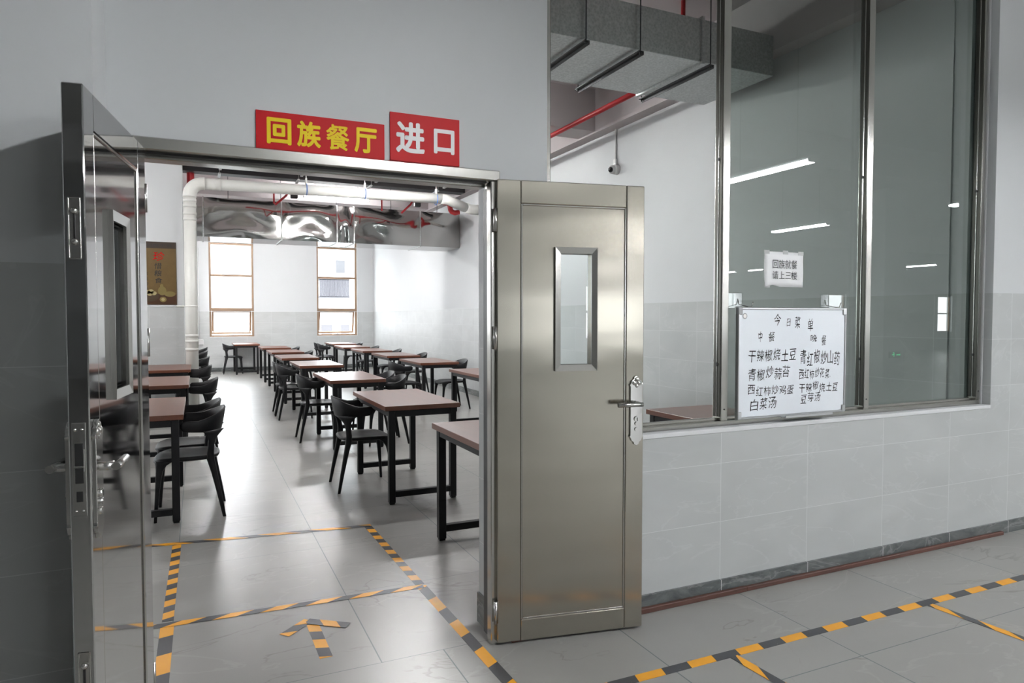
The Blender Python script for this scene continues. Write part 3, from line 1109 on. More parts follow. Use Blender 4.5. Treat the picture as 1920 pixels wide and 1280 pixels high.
def chair_proto(loc, rz, label):
    """moulded chair, front along +x"""
    t = empty('dining_chair', loc, rz, label, 'chair', 'black dining chairs')
    # dished seat
    n = 40
    rows = []
    def outline(s, z, dz):
        o = []
        for k in range(n):
            a = 2 * PI * k / n
            p = 3.2
            x = math.copysign(abs(math.cos(a)) ** (2 / p), math.cos(a)) * .222 * s
            y = math.copysign(abs(math.sin(a)) ** (2 / p), math.sin(a)) * .222 * s
            y *= 1.0 + .04 * (x / .222)
            lip = -.028 * max(0, x / .222) ** 4 * s
            o.append((x + .02, y, z + lip + dz))
        return o
    rings = [outline(.05, .418, 0), outline(.85, .415, 0), outline(.97, .424, 0), outline(1.0, .436, 0), outline(.985, .447, 0),
             outline(.93, .450, 0), outline(.75, .443, 0), outline(.4, .436, 0), outline(.05, .434, 0)]
    make('seat', MB().loft(rings), M['plastic'], t)
    # wrap-around backrest band
    N = 34
    rings = []
    for i in range(N + 1):
        f = i / N
        a = R(-109 + 218 * f)                 # angle from the rear
        # superellipse plan
        p = 2.5
        cx = -math.copysign(abs(math.cos(a)) ** (2 / p), math.cos(a)) * .215
        cy = math.copysign(abs(math.sin(a)) ** (2 / p), math.sin(a)) * .245
        if math.cos(a) < 0:
            cx = -math.cos(a) * .15
            cy = math.copysign(.245 - .02 * (math.cos(a)) ** 2, math.sin(a))
        k = abs(2 * f - 1)                    # 0 at the rear, 1 at the arm tips
        sm = k * k * (3 - 2 * k)
        ztop = .785 - .075 * min(1, sm * 1.25)
        zbot = .612 + .028 * k ** 2
        if k > .94:
            e = (k - .94) / .06
            ztop -= .018 * e ** 2
            zbot += .018 * e ** 2
        lean = .035 * (1 - .75 * sm)
        nx, ny = (cx / .215 ** 2, cy / .245 ** 2)
        l = math.hypot(nx, ny)
        nx, ny = nx / l, ny / l
        th = .0085
        base = Vector((cx, cy, 0))
        pts = []
        for (q, o) in ((0, -1), (0.06, -1.25), (.5, -1.25), (.94, -.9), (1, 0), (.94, .9), (.5, 1.25), (.06, 1.25), (0, 1)):
            z = zbot + (ztop - zbot) * q
            off = (q - .25) * lean + th * o
            pts.append(base + Vector((nx * off, ny * off, z)))
        rings.append(pts)
    make('backrest', MB().loft(rings), M['plastic'], t)
    # rear legs running up past the seat and flaring into the band
    for sy in (-1, 1):
        path = [(-.228, sy * .222, 0, .012, .012), (-.20, sy * .213, .15, .016, .016), (-.165, sy * .203, .32, .021, .021),
                (-.142, sy * .200, .42, .027, .023), (-.140, sy * .203, .47, .024, .018), (-.146, sy * .208, .52, .024, .015),
                (-.152, sy * .213, .56, .031, .012), (-.158, sy * .217, .59, .050, .011), (-.163, sy * .219, .615, .080, .010), (-.165, sy * .219, .635, .105, .008)]
        ux = Vector((.80, sy * .60, 0)) if False else Vector((.66, sy * .75, 0)).normalized()
        rr = []
        for x, y, z, a, b in path:
            w_ = min(1, max(0, (z - .42) / .12))
            u = (Vector((1, 0, 0)) * (1 - w_) + ux * w_).normalized()
            v = Vector((-u.y, u.x, 0))
            rr.append(ring((x, y, z), u, v, a, b))
        make('leg', MB().loft(rr), M['plastic'], t)
    for sy in (-1, 1):
        path = [(.222, sy * .215, 0, .0105, .0105), (.212, sy * .207, .15, .0135, .013), (.200, sy * .198, .30, .018, .0165),
                (.192, sy * .193, .36, .024, .020), (.182, sy * .185, .395, .036, .030), (.165, sy * .172, .418, .058, .045), (.155, sy * .165, .428, .066, .05)]
        rr = [ring((x, y, z), Vector((1, 0, 0)), Vector((0, 1, 0)), a, b) for x, y, z, a, b in path]
        make('leg', MB().loft(rr), M['plastic'], t)
    return t


# (rear leg line x, centre y, facing: 1 towards +x, -1 towards -x, label)
CH = [
    (1.04, 5.87, 1, 'black moulded chair at the left of the clear table just inside the doorway'),
    (1.06, 8.34, 1, 'black moulded chair left of the second table, behind the nearest middle chair'),
    (1.02, 10.26, 1, 'nearer of two black chairs overlapping left of the third middle table'),
    (1.03, 10.81, 1, 'farther of two black chairs overlapping left of the third middle table'),
    (0.585, 18.98, 1, 'lone black chair under the left back window'),
    (2.68, 10.28, 1, 'black chair facing right at the nearest full table of the right row'),
    (2.80, 17.95, 1, 'nearer of two black chairs left of the farthest right table'),
    (2.80, 18.52, 1, 'farther of two black chairs left of the farthest right table'),
    (0.165, 5.59, -1, 'nearest black chair beside the left door leaf, legs fully in view'),
    (0.150, 6.10, -1, 'black chair directly behind the nearest one by the left door leaf'),
    (0.185, 8.27, -1, 'black chair at the middle table of the left three'),
    (0.160, 10.45, -1, 'black chair at the left table in front of the pillar'),
    (0.165, 12.80, -1, 'black chair just right of the white drain pipe, nearest of three backs'),
    (0.165, 15.05, -1, 'black chair back right of the drain pipe, middle of three'),
    (0.185, 16.85, -1, 'black chair back right of the drain pipe, farthest of three'),
    (2.19, 7.80, -1, 'black chair showing above the right corner of the clear table'),
    (2.20, 8.36, -1, 'black chair back peeking behind the one above the clear table'),
    (2.10, 14.25, -1, 'black chair back at the right of the fifth middle table'),
    (2.10, 16.25, -1, 'black chair back at the right of the last middle table'),
    (3.90, 10.28, -1, 'black chair with splayed legs against the right wall, nearest there'),
    (3.92, 12.45, -1, 'second black chair along the right wall'),
    (3.90, 14.15, -1, 'third black chair along the right wall'),
    (3.86, 15.95, -1, 'fourth black chair along the right wall'),
    (3.98, 18.25, -1, 'farthest black chair along the right wall, under the window'),
    (3.90, 6.02, -1, 'black chair back glimpsed through the glass beside the right door leaf'),
]
cp = None
for k, (x, y, f, lab) in enumerate(CH):
    rz = 0 if f > 0 else PI
    rz += random.uniform(-.03, .03)
    loc = (x + f * .228, y, 0)
    if cp is None:
        cp = chair_proto(loc, rz, lab)
    else:
        copy_tree(cp, loc, rz, lab)

# ------------------------------------------------------------------ signs above the door
def wall_sign(x0, x1, z0, z1, label):
    r = empty('wall_sign', ((x0 + x1) / 2, WY0, (z0 + z1) / 2), 0, label, 'sign')
    w2, h2 = (x1 - x0) / 2, (z1 - z0) / 2
    make('sign_board', MB().bbox(-w2, w2, -.006, -.0005, -h2, h2, .001), M['signred'], r)
    return r, w2, h2


sg, w2, h2 = wall_sign(.209, .697, 2.083, 2.226, 'long red wall sign with four yellow characters above the door')
for k, ch in enumerate('回族餐厅'):
    c = -w2 + .083 + k * .1095
    hw = .0445 if k != 3 else .045
    fit_text(ch, c - hw, c + hw, -.050, .049, -.0072, M['yellow'], sg, .020 if ch == '餐' else .032, name='character')
sg, w2, h2 = wall_sign(.720, 1.019, 2.087, 2.282, 'squarer red wall sign with two white characters above the door')
fit_text('进', -w2 + .024, -w2 + .146, -.063, .063, -.0072, M['whitev'], sg, .032, name='character')
fit_text('口', -w2 + .185, -w2 + .276, -.052, .050, -.0072, M['whitev'], sg, .032, name='character')

# ------------------------------------------------------------------ paper note on the glass
pn = empty('paper_note', (3.0055, 2.866, 1.718), 0, 'white paper note with two lines of print taped on the glass', 'paper')
m = MB()
nx, nz = 10, 8
b = 0
for j in range(nz + 1):
    for i in range(nx + 1):
        x = -.1475 + .295 * i / nx
        z = -.098 + .196 * j / nz
        if j == 0 and i < 3:
            z += .012 * (3 - i) / 3 * 0 + (.004 if i else 0)
        cur = max(0, (.30 - (i / nx) - (j / nz) * 1.2)) ** 1.4 * .05
        m.v.append((x, -.0025 - cur - .0012 * math.sin(i * 1.1 + j), z + (.006 if j == 0 and i in (2, 3) else 0)))
for j in range(nz):
    for i in range(nx):
        q = j * (nx + 1) + i
        m.face([q, q + 1, q + nx + 2, q + nx + 1], True)
sh = make('paper_sheet', m, M['paper'], pn)
so = sh.modifiers.new('thickness', 'SOLIDIFY')
so.thickness = .0004
fit_text('回族就餐', -.088, .098, .005, .054, -.0062, M['ink'], pn, 0, name='printed_line')
fit_text('请上三楼', -.088, .098, -.055, -.010, -.0062, M['ink'], pn, 0, name='printed_line')
m = MB()
for tx, tz in ((-.13, .093), (.01, .094), (.128, .092), (-.125, -.093), (.012, -.0)):
    if tz == 0:
        continue
    m.bbox(tx - .02, tx + .02, -.0045, -.001, tz - .009, tz + .012, .0004)
make('tape_piece', m, M['tapeclear'], pn)

# ------------------------------------------------------------------ whiteboard
wb = empty('whiteboard', (2.995, 2.778, .905), 0, 'white menu board with handwritten columns leaning on the glazing sill', 'whiteboard')
BW, BH = .405, .598
make('writing_surface', MB().box(-BW + .008, BW - .008, -.004, .012, .008, BH - .008), M['board'], wb)
m = MB()
m.bbox(-BW, -BW + .012, -.009, .014, .012, BH - .012, .003)
m.bbox(BW - .012, BW, -.009, .014, .012, BH - .012, .003)
m.bbox(-BW + .012, BW - .012, -.009, .014, BH - .012, BH, .003)
m.bbox(-BW + .012, BW - .012, -.009, .014, 0, .012, .003)
make('board_frame', m, M['alu'], wb)
for sx in (-1, 1):
    for z0 in (0, BH - .04):
        xa, xb = sorted((sx * BW * 1.003, sx * (BW - .03)))
        make('corner_cap', MB().bbox(xa, xb, -.0105, .0145, z0 - .001, z0 + .041, .004), M['greyplastic'] if z0 > .3 and sx < 0 else M['alu'], wb)
m = MB().bbox(-.10, .26, -.045, -.009, -.004, .004, .002)
m.bbox(-.10, .26, -.047, -.043, -.004, .010, .002)
make('pen_tray', m, M['alu'], wb)
make('round_sticker', MB().tube([(-BW + .047, -.0038, BH - .047), (-BW + .047, -.0055, BH - .047)], .016, 20), M['greyplastic'], wb)
make('sticker_face', MB().tube([(-BW + .047, -.0045, BH - .047), (-BW + .047, -.0060, BH - .047)], .011, 20), M['whitev'], wb)
# handwriting: (text, u0, u1, v0, v1) in the board crop's own 0..1 frame, v from the top
LINES = [('今', .305, .375, .03, .14), ('日', .425, .465, .075, .15), ('菜', .50, .56, .06, .175), ('单', .625, .685, .075, .195),
         ('中', .165, .205, .205, .30), ('餐', .255, .32, .21, .30), ('晚', .655, .725, .25, .315), ('餐', .765, .815, .25, .35),
         ('干辣椒烧土豆', .075, .525, .375, .485), ('青红椒炒山药', .555, .96, .40, .535),
         ('青椒炒蒜苔', .075, .47, .545, .655), ('西红柿炒花菜.', .55, .905, .57, .665),
         ('西红柿炒鸡蛋', .075, .505, .71, .80), ('干辣椒烧土豆', .55, .945, .71, .795),
         ('白菜汤', .095, .345, .83, .94), ('豆芽汤', .565, .77, .815, .905)]
for s_, u0, u1, v0, v1 in LINES:
    n = len(s_)
    du = (u1 - u0) / n
    for k, ch in enumerate(s_):
        a = u0 + k * du
        X = lambda u: -BW + .012 + u * (2 * BW - .024)
        Z = lambda v: BH - .012 - v * (BH - .024)
        jz = random.uniform(-.008, .008)
        g = .06 * du
        if ch == '.':
            fit_text('。', X(a), X(a + .008), Z(v1), Z(v1) + .006, -.0048, M['ink'], wb, -.0, name='handwriting')
            continue
        fit_text(ch, X(a + g), X(a + du - g), Z(v1) + jz, Z(v0) + jz, -.0048, M['ink'], wb, 0, random.uniform(.0, .16), .002, 'handwriting', random.uniform(-.02, .10))
for x, lab in ((-.325, 'clear adhesive hook above the left end of the whiteboard'), (.335, 'clear adhesive hook above the right end of the whiteboard')):
    hk = empty('adhesive_hook', (2.995 + x, 2.866, 1.52), 0, lab, 'hook', 'hooks on the glass')
    make('hook_pad', MB().bbox(-.03, .03, -.003, 0, -.012, .062, .006), mat_glass('clear hook plastic', (.8, .82, .82), 1.5, .1, 3.0), hk)
    m = MB()
    m.tube([(0, -.003, .03), (0, -.01, .0), (.004, -.075, -.014), (.012, -.095, -.013), (.016, -.1, .012)], .0026, 8)
    make('hook_wire', m, M['chrome'], hk)

# ------------------------------------------------------------------ hazard tape on the floor
TAPES = [
    # name, from, to, width, period, slope, level, label
    ((-.140, 4.80), (-.150, 3.60), .05, .155, .45, 0, 'inner left length of black and yellow floor tape beyond the doorway'),
    ((-.150, 3.56), (-.162, 1.2), .058, .36, .25, 0, 'near left length of floor tape with long yellow blocks by the left door leaf'),
    ((1.053, 4.72), (1.076, 3.53), .05, .155, -.3, 0, 'inner right length of black and yellow floor tape beyond the doorway'),
    ((1.076, 3.51), (1.125, 1.5), .054, .30, .55, 0, 'near right length of floor tape passing the right door leaf'),
    ((-.42, 4.86), (1.07, 4.69), .048, .33, 2.4, 1, 'far crosswise floor tape closing the lane inside the dining room'),
    ((-.42, 3.57), (1.085, 3.50), .048, .215, -1.7, 1, 'middle crosswise floor tape beyond the arrow'),
    ((1.0, 2.238), (7.2, 2.205), .05, .262, -.25, 0, 'long floor tape running along the hall wall'),
    ((2.062, 2.21), (2.125, 1.2), .045, .27, 2.2, 1, 'short branch of floor tape leaving the long one near the right door leaf'),
    ((3.335, 2.20), (3.40, 1.2), .045, .27, 2.2, 1, 'short branch of floor tape at the right edge of the view'),
]
for k, (a, b, wd_, per, sl, lev, lab) in enumerate(TAPES):
    L = math.hypot(b[0] - a[0], b[1] - a[1])
    m = MB()
    z0 = .0002 if lev == 0 else .0012
    m.box(0, L, -wd_ / 2, wd_ / 2, 0, .0008)
    o = make('floor_tape', m, mat_tape('hazard tape %d' % k, per, sl, .13 * k), None, (a[0], a[1], z0), math.atan2(b[1] - a[1], b[0] - a[0]))
    tag(o, lab, 'floor tape', 'hazard tape strips on the floor')
ar = empty('floor_arrow', (.473, 3.32, .0002), 0, 'tape arrow on the floor pointing into the dining room', 'arrow')
for nm, a, b, z, ph in (('arrow_shaft', (0, -.04), (.005, -.39), 0, .0), ('arrow_barb', (-.01, .01), (-.135, -.105), .0012, .2), ('arrow_barb', (-.02, .0), (.15, -.125), .0022, .55)):
    L = math.hypot(b[0] - a[0], b[1] - a[1])
    o = make(nm, MB().box(0, L, -.027, .027, 0, .0008), mat_tape('arrow tape ' + nm, .17, -.35 if nm == 'arrow_shaft' else .9, ph), ar, (a[0], a[1], z), math.atan2(b[1] - a[1], b[0] - a[0]))

# ------------------------------------------------------------------ posters
def poster_mats():
    t = NT('aged brown poster print')
    p = t.sep(t.obj())
    f = t.noise(t.obj(), 5.0, 5, .6)
    c = t.mix(f, (.075, .043, .010), (.15, .095, .028))
    top = t.math('GREATER_THAN', p[2], .36)
    c = t.mix(top, c, (.03, .017, .008))
    low = t.math('LESS_THAN', p[2], -.30)
    c = t.mix(low, c, (.05, .018, .005))
    t.set(col=c, rough=.35)
    return t.m


pm = poster_mats()
egg = plain('pale egg print', (.36, .30, .15), .4)
jar = plain('olive jar print', (.17, .13, .04), .4)
bowl = plain('dark bowl print', (.05, .03, .012), .4)
redink = plain('red brush print', (.40, .008, .010), .7, 0, .1)


def ell(cx, cz, a, b, y, n=22):
    m = MB()
    m.v = [(cx + a * math.cos(2 * PI * k / n), y, cz + b * math.sin(2 * PI * k / n)) for k in range(n)]
    m.face(list(range(n)))
    return m


ps = empty('poster', (-.52, 11.199, 2.088), 0, 'brown poster with red and black brush characters on the tiled pillar', 'poster')
make('poster_board', MB().bbox(-.26, .25, -.014, 0, -.455, .455, .002), pm, ps)
fit_text('珍', -.10 + .045, .10 + .0, .18, .31, -.0152, redink, ps, .012, .15, name='brush_character')
for ch, z0, z1, x in (('惜', .06, .15, .015), ('粮', -.045, .045, .01), ('食', -.145, -.065, .02)):
    fit_text(ch, x - .05, x + .045, z0, z1, -.0152, M['ink'], ps, .008, .1, name='brush_character')
fit_text('谁知盘中餐', -.22, .20, .385, .425, -.0152, M['ink'], ps, 0, name='small_line')
for k, ch in enumerate('粒粒皆辛苦'):
    fit_text(ch, -.155, -.115, .02 - k * .075 - .05, .02 - k * .075, -.0152, M['ink'], ps, 0, name='small_line')
y = -.0153
make('printed_bowl', ell(-.10, -.335, .115, .075, y), bowl, ps)
for ex, ez in ((-.13, -.275), (-.085, -.265), (-.10, -.30), (-.05, -.29)):
    make('printed_egg', ell(ex, ez, .038, .03, y - .0004), egg, ps)
m = ell(.06, -.255, .055, .065, y - .0002)
make('printed_jar', m, jar, ps)
make('printed_jar', ell(.055, -.185, .022, .03, y - .0003), jar, ps)
make('printed_jar', ell(.16, -.30, .075, .04, y - .0003), jar, ps)
make('printed_egg', ell(.07, -.38, .045, .04, y - .0004), jar, ps)
make('printed_egg', ell(.07, -.38, .024, .022, y - .0006), egg, ps)
ps2 = empty('poster', (-.52, 19.249, 2.088), 0, 'second brown poster, a sliver seen beside the white drain pipe', 'poster')
make('poster_board', MB().bbox(-.26, .24, -.014, 0, -.455, .455, .002), plain('orange brown poster print', (.26, .12, .04), .4, var=.3, scale=4), ps2)
make('poster_title', MB().bbox(-.1, .1, -.0155, -.0145, .15, .3, .0002), redink, ps2)
# ------------------------------------------------------------------ shiny duct at the back
dk = empty('air_duct', (0, 12.5, 2.79), 0, 'shiny wavy sheet metal air duct crossing the back of the dining room', 'air duct')
cuts = [-4.6, -2.2, .11, 1.352, 2.301, 2.606, 3.85, RX]
DH = .655
for k in range(len(cuts) - 1):
    x0, x1 = cuts[k] + .012, cuts[k + 1] - .012
    m = MB()
    # softly dented front sheet
    nx, nz = 26, 12
    rnd = random.Random(k * 11 + 3)
    ph = [rnd.uniform(0, 6.28) for _ in range(6)]
    def dent(u, v):
        e = math.sin(PI * u) ** .7 * math.sin(PI * v) ** .7
        return e * (.011 * math.sin(1.7 * PI * v + .9 * math.sin(1.7 * PI * u + ph[0]) + ph[1]) + .003 * math.sin(3.4 * PI * u + ph[2] + 2 * v) - .010)
    b = len(m.v)
    for j in range(nz + 1):
        for i in range(nx + 1):
            u, v = i / nx, j / nz
            m.v.append((x0 + (x1 - x0) * u, dent(u, v), DH * v))
    for j in range(nz):
        for i in range(nx):
            q = b + j * (nx + 1) + i
            m.face([q, q + 1, q + nx + 2, q + nx + 1], True)
    # remaining sides
    c = len(m.v)
    m.v += [(x0, 0, 0), (x1, 0, 0), (x1, .8, 0), (x0, .8, 0), (x0, 0, DH), (x1, 0, DH), (x1, .8, DH), (x0, .8, DH)]
    for q in ((0, 3, 2, 1), (4, 5, 6, 7), (2, 3, 7, 6), (0, 4, 7, 3), (1, 2, 6, 5)):
        m.face([c + i for i in q])
    make('duct_section', m, M['duct'], dk)
for x in cuts[1:-1]:
    m = MB()
    m.bbox(x - .012, x + .012, -.014, .812, -.012, DH + .012, .003)
    make('duct_flange', m, M['galv'], dk)
m = MB()
for x in (.5, 1.35, 2.3, 3.3, 4.2):
    m.tube([(x, .06, DH + .012), (x, .06, CZ - 2.79)], .005, 6)
make('hanger_rod', m, M['tray'], dk)

# ------------------------------------------------------------------ duct above the glazing
dg_ = empty('air_duct', (0, 4.42, 3.50), 0, 'dull galvanised air duct overhead behind the partition glass', 'air duct')
ex = RX - .162
for x0, x1 in ((-3.0, -.9), (-.9, 1.6), (1.6, 3.72), (3.72, ex)):
    make('duct_section', MB().bbox(x0 + .003, x1 - .003, 0, .88, 0, .34, .004), M['galv'], dg_)
for x in (-.9, 1.6, 3.72):
    make('duct_flange', MB().bbox(x - .015, x + .015, -.02, .9, -.02, .36, .003), M['galv'], dg_)
for x in (1.2, 2.62, 3.10, 3.78):
    m = MB()
    m.bbox(x - .02, x + .02, -.05, .93, -.030, -.026, .001)
    m.bbox(x - .02, x - .016, -.05, .93, -.026, -.0205, .001)
    m.bbox(x + .016, x + .02, -.05, .93, -.055, -.026, .001)
    bar = make('support_bar', m, M['tray'], dg_)
    m = MB()
    for yy in (-.03, .91):
        m.tube([(x, yy, -.05), (x, yy, CZ - 3.5)], .005, 6)
        m.tube([(x, yy, -.04), (x, yy, -.03)], .012, 6)
    make('hanger_rod', m, M['tray'], bar)

# ------------------------------------------------------------------ pipes
def arc(c, r, a0, a1, u, v, n=8):
    c, u, v = Vector(c), Vector(u), Vector(v)
    return [tuple(c + u * r * math.cos(a0 + (a1 - a0) * k / n) + v * r * math.sin(a0 + (a1 - a0) * k / n)) for k in range(n + 1)]


PX, PY = -.078, 11.02
pv = empty('drain_pipe', (PX, PY, 0), 0, 'thick white plastic drain pipe rising beside the pillar and running overhead', 'pipe')
zt, rr = 3.40, .19
m = MB()
m.tube([(0, 0, 0), (0, 0, zt - rr)], .086, 20)
make('riser', m, M['pvc'], pv)
m = MB()
m.tube([(0, 0, zt - rr - .02)] + arc((rr, 0, zt - rr), rr, PI, PI / 2, (1, 0, 0), (0, 0, 1)) + [(rr + .02, 0, zt)], .092, 20)
make('elbow', m, M['pvc'], pv)
m = MB()
m.tube([(rr, 0, zt), (3.86, 0, zt + .045)], .082, 20)
make('overhead_run', m, M['pvc'], pv)
m = MB()
m.tube([(3.84, 0, zt + .045), (3.94, 0, zt + .035), (4.02, .03, zt + .02), (4.40, .30, zt - .03)], .084, 18)
m.tube([(4.37, .28, zt - .027), (4.50, .36, zt - .04), (4.70, .36, zt - .04)], .088, 18)
make('bend', m, M['pvc'], pv)
for z in (.98, 1.10, 1.18, 2.87, 2.95, 3.06, 3.14):
    make('coupling', MB().tube([(0, 0, z - .022), (0, 0, z + .022)], .0905, 20), M['pvc'], pv)
make('coupling', MB().tube([(.3, 0, zt + .001), (.42, 0, zt + .003)], .0875, 20), M['pvc'], pv)
m = MB()
m.bbox(-.2, .10, .02, .05, 1.60, 1.62, .003)
m.tube([(0, 0, 1.60), (0, 0, 1.62)], .089, 20)
make('wall_clamp', m, M['pvc'], pv)
for x in (1.64, 2.55, 3.75):
    m = MB()
    m.tube([(x, 0, zt + .115), (x, 0, CZ)], .007, 8)
    m.bbox(x - .012, x + .012, -.03, .03, zt + .10, zt + .20, .004)
    m.tube([(x, -.1, zt + .03)] + arc((x, 0, zt + .03), .1, PI, 0, (0, 1, 0), (0, 0, 1), 10), .008, 8)
    ha = make('pipe_hanger', m, M['pvc'], pv)
    m = MB()
    m.tube(arc((x, 0, zt + .025), .091, 0, 2 * PI, (0, 1, 0), (0, 0, 1), 20), .006, 8)
    make('blue_strap', m, M['blue'], ha)

cd = empty('outlet_box', (.033, 11.0, 1.06), 0, 'small white outlet box on the drain pipe', 'outlet')
m = MB().bbox(-.022, .045, -.06, .0, -.015, .065, .006)
make('box', m, M['camwhite'], cd)
m = MB().bbox(-.016, .04, -.075, -.0605, -.035, -.005, .004)
make('plug', m, M['tapeclear'], cd)
make('cable_conduit', MB().tube([(-.012, -.075 + .02, .066), (-.012, -.055, .6), (-.012, -.055, 1.4)], .006, 8), M['camwhite'], cd)

rp = empty('sprinkler_pipe', (0, 11.45, 3.44), 0, 'thin red sprinkler pipe behind the white drain pipe', 'pipe')
m = MB().tube([(.85, 0, 0), (3.98, 0, .02)], .024, 12)
make('pipe_run', m, M['red'], rp)
m = MB()
m.tube([(3.95, 0, .02)] + arc((4.0, 0, -.05), .07, PI / 2, 0, (1, 0, 0), (0, 0, 1), 6) + [(4.08, 0, -.1)] + [(4.10, .0, -.13), (4.16, 0, -.15), (4.24, 0, -.13)], .046, 14)
make('flanged_elbow', m, M['red'], rp)
for x in (1.13, 2.86):
    m = MB().tube([(x, .02, 0), (x, .02, -.17)], .014, 8)
    m.ball((x, .02, -.18), .018, 8, 6)
    make('sprinkler_drop', m, M['red'], rp)
for x in (1.36, 3.40):
    m = MB()
    m.tube([(x, 0, .02), (x - .05, -.02, -.06), (x - .22, -.05, -.22)], .018, 8)
    make('branch', m, M['red'], rp)
    make('valve', MB().bbox(x + .02, x + .13, -.04, .04, -.09, -.02, .01), M['tray'], rp)
rv = empty('fire_riser', (-.065, 11.98, 0), 0, 'thick red fire pipe dropping from the ceiling behind the pillar', 'pipe')
m = MB().tube([(0, 0, CZ), (0, 0, 3.50)] + arc((-.1, 0, 3.50), .1, 0, -PI / 2, (1, 0, 0), (0, 0, 1), 6) + [(-1.4, 0, 3.40)], .055, 16)
make('pipe_run', m, M['red'], rv)
rr2 = empty('sprinkler_pipe', (3.95, 0, 3.66), 0, 'red sprinkler pipe under the ceiling seen through the glass', 'pipe')
make('pipe_run', MB().tube([(0, 4.9, 0), (0, 10.6, 0)], .028, 12), M['red'], rr2)
m = MB().tube([(0, 4.95, .0), (0, 4.95, .59)], .02, 8)
make('pipe_drop', m, M['red'], rr2)
rr3 = empty('sprinkler_pipe', (3.28, 3.55, 3.55), 0, 'red sprinkler elbow high behind the second glass pane', 'pipe')
m = MB().tube([(0, 0, .7), (0, 0, .12)] + arc((-.06, 0, .12), .06, 0, -PI / 2, (1, 0, 0), (0, 0, 1), 5) + [(-.16, 0, .06), (-.16, 0, -.02)], .022, 10)
make('pipe_run', m, M['red'], rr3)

# red cabinet sliver on the far pillar
fc = empty('fire_cabinet', (-.30, 19.249, .42), 0, 'narrow red fire cabinet on the far pillar beside the drain pipe', 'fire cabinet')
make('cabinet_body', MB().bbox(-.30, .09, -.12, 0, 0, .62, .006), M['red'], fc)
make('cabinet_door', MB().bbox(-.27, .06, -.128, -.1205, .03, .59, .003), M['signred'], fc)
make('cabinet_label', MB().bbox(-.1, .05, -.131, -.1285, .25, .38, .001), M['whitev'], fc)

# ------------------------------------------------------------------ cable trays
for y, z, lab in ((11.28, 3.72, 'dark cable tray nearest under the dining ceiling'), (11.90, 3.72, 'dark cable tray just behind the nearer one')):
    ct = empty('cable_tray', (0, y, z), 0, lab, 'cable tray', 'cable trays under the dining ceiling')
    m = MB()
    m.bbox(-6, RX - .17, -.12, -.112, 0, .10, .002)
    m.bbox(-6, RX - .17, .112, .12, 0, .10, .002)
    m.bbox(-6, RX - .17, -.112, .112, 0, .006, .002)
    make('tray_channel', m, M['tray'], ct)
    for x in (.35, 1.55, 2.75, 3.95):
        m = MB()
        m.bbox(x - .02, x + .02, -.16, .16, -.022, -.001, .002)
        m.tube([(x, -.15, -.02), (x, -.15, CZ - z)], .005, 6)
        m.tube([(x, .15, -.02), (x, .15, CZ - z)], .005, 6)
        make('tray_hanger', m, M['galv'], ct)

# ------------------------------------------------------------------ fluorescent lamps
def lamp_proto(loc, rz, label, group, matt, drop, ntube=2):
    r = empty('fluorescent_lamp', loc, rz, label, 'lamp', group)
    hw = .022 + .025 * (ntube - 1)
    make('housing', MB().bbox(-.61, .61, -hw, hw, .0, .035, .006), M['fix'], r)
    m = MB()
    for sx in (-1, 1):
        m.bbox(sx * .605 - .012, sx * .605 + .012, -hw + .004, hw - .004, -.04, -.0005, .004)
    make('end_cap', m, M['fix'], r)
    for k in range(ntube):
        ty = (k - (ntube - 1) / 2) * .05
        make('tube', MB().tube([(-.592, ty, -.022), (.592, ty, -.022)], .0135, 8), matt, r)
    m = MB()
    for sx in (-1, 1):
        m.tube([(sx * .4, 0, .035), (sx * .4, 0, drop)], .004, 6)
    make('suspension', m, M['tray'], r)
    return r


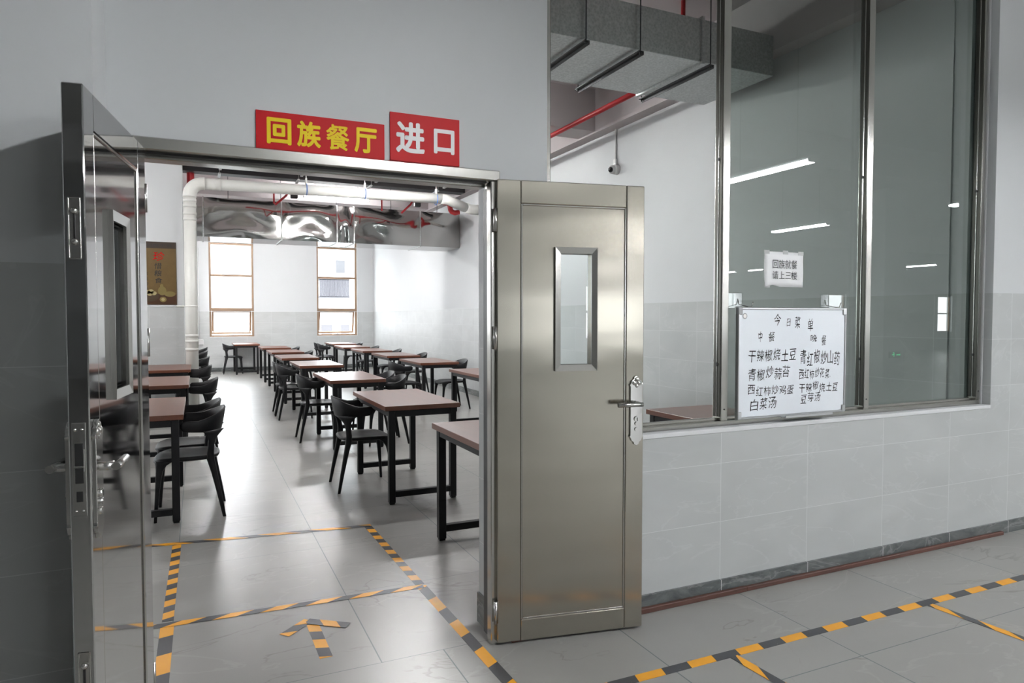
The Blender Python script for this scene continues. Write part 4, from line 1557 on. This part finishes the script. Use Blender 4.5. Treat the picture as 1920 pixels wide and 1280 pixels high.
HL = [(1.55, .2), (5.55, .2), (5.55, -3.03), (9.57, .2), (9.57, -3.03), (16.75, -11.1), (20.7, -9.5), (19.9, -8.0), (16.75, -12.9), (5.55, -6.25), (5.55, -9.5), (9.57, -9.5)]  # the closing entries are added for light where the glass mirrors none
HN = ['nearest the double doors', 'mirrored large in the middle glass pane', 'one row behind the large mirrored one',
      'mirrored as a short bar in right glass pane', 'mirrored midway down the middle glass pane']
h0 = None
for k, (x, y) in enumerate(HL):
    lab = 'lit triple tube lamp of the hall, ' + (HN[k] if k < len(HN) else 'among the far mirrored dashes and the ones added unseen')
    if h0 is None:
        h0 = lamp_proto((x, y, 3.02), PI / 2, lab, 'hall lamps', M['tube'], CZ - 3.02, 3)
    else:
        copy_tree(h0, (x, y, 3.02), PI / 2, lab)
DL = [(2.44, 13.25), (2.9, 9.7), (2.44, 6.9), (-1.6, 8.6), (-1.6, 13.25), (-1.6, 16.9), (-4.6, 8.6), (-4.6, 13.25), (-4.6, 16.9), (2.44, 16.6), (.3, 16.6)]  # only the first is visible; the others are added to brighten walls and floor
d0 = None
for k, (x, y) in enumerate(DL):
    lab = 'lit tube lamp of the dining room, ' + ('seen between the white pipe and the shiny duct' if k == 0 else 'added out of sight above to brighten the room')
    if d0 is None:
        d0 = lamp_proto((x, y, 3.715), 0, lab, 'dining room lamps', M['tubed'], CZ - 3.715)
    else:
        copy_tree(d0, (x, y, 3.715), 0, lab)

# ------------------------------------------------------------------ camera dome on the right wall
cc = empty('security_camera', (RX - .001, 7.04, 3.235), 0, 'small white dome security camera on the white wall behind the glass', 'security camera')
m = MB()
m.tube([(0, 0, 0), (-.045, 0, 0), (-.06, 0, 0)], [.062, .062, .05], 20)
make('mount', m, M['camwhite'], cc)
make('camera_ball', MB().ball((-.075, 0, -.005), .052, 16, 10), M['camwhite'], cc)
make('dome_lens', MB().ball((-.105, -.015, -.012), .034, 14, 8), M['lens'], cc)
m = MB()
m.tube([(-.012, .02, .06), (-.012, .02, .68)], .012, 8)
m.bbox(-.035, -.001, -.01, .05, .06, .13, .005)
make('conduit', m, M['camwhite'], cc)

# ------------------------------------------------------------------ green exit sign on the hall pillar
es = empty('exit_sign', (13.95, -4.399, .62), 0, 'small green running man exit sign mirrored in the right glass pane', 'exit sign')
make('sign_case', MB().bbox(-.18, .18, 0, .025, -.07, .07, .004), plain('dark sign case', (.02, .10, .05), .3), es)
m = MB()
m.box(-.05, -.02, .0252, .027, -.045, .045)
m.box(-.10, -.05, .0252, .027, -.005, .02)
m.box(.04, .14, .0252, .027, -.012, .012)
m.ball((-.055, .026, .045), .016, 8, 6)
m.v += [(.14, .027, -.035), (.14, .027, .035), (.17, .027, 0)]
m.face([len(m.v) - 3, len(m.v) - 2, len(m.v) - 1])
make('lit_symbol', m, M['exit'], es)
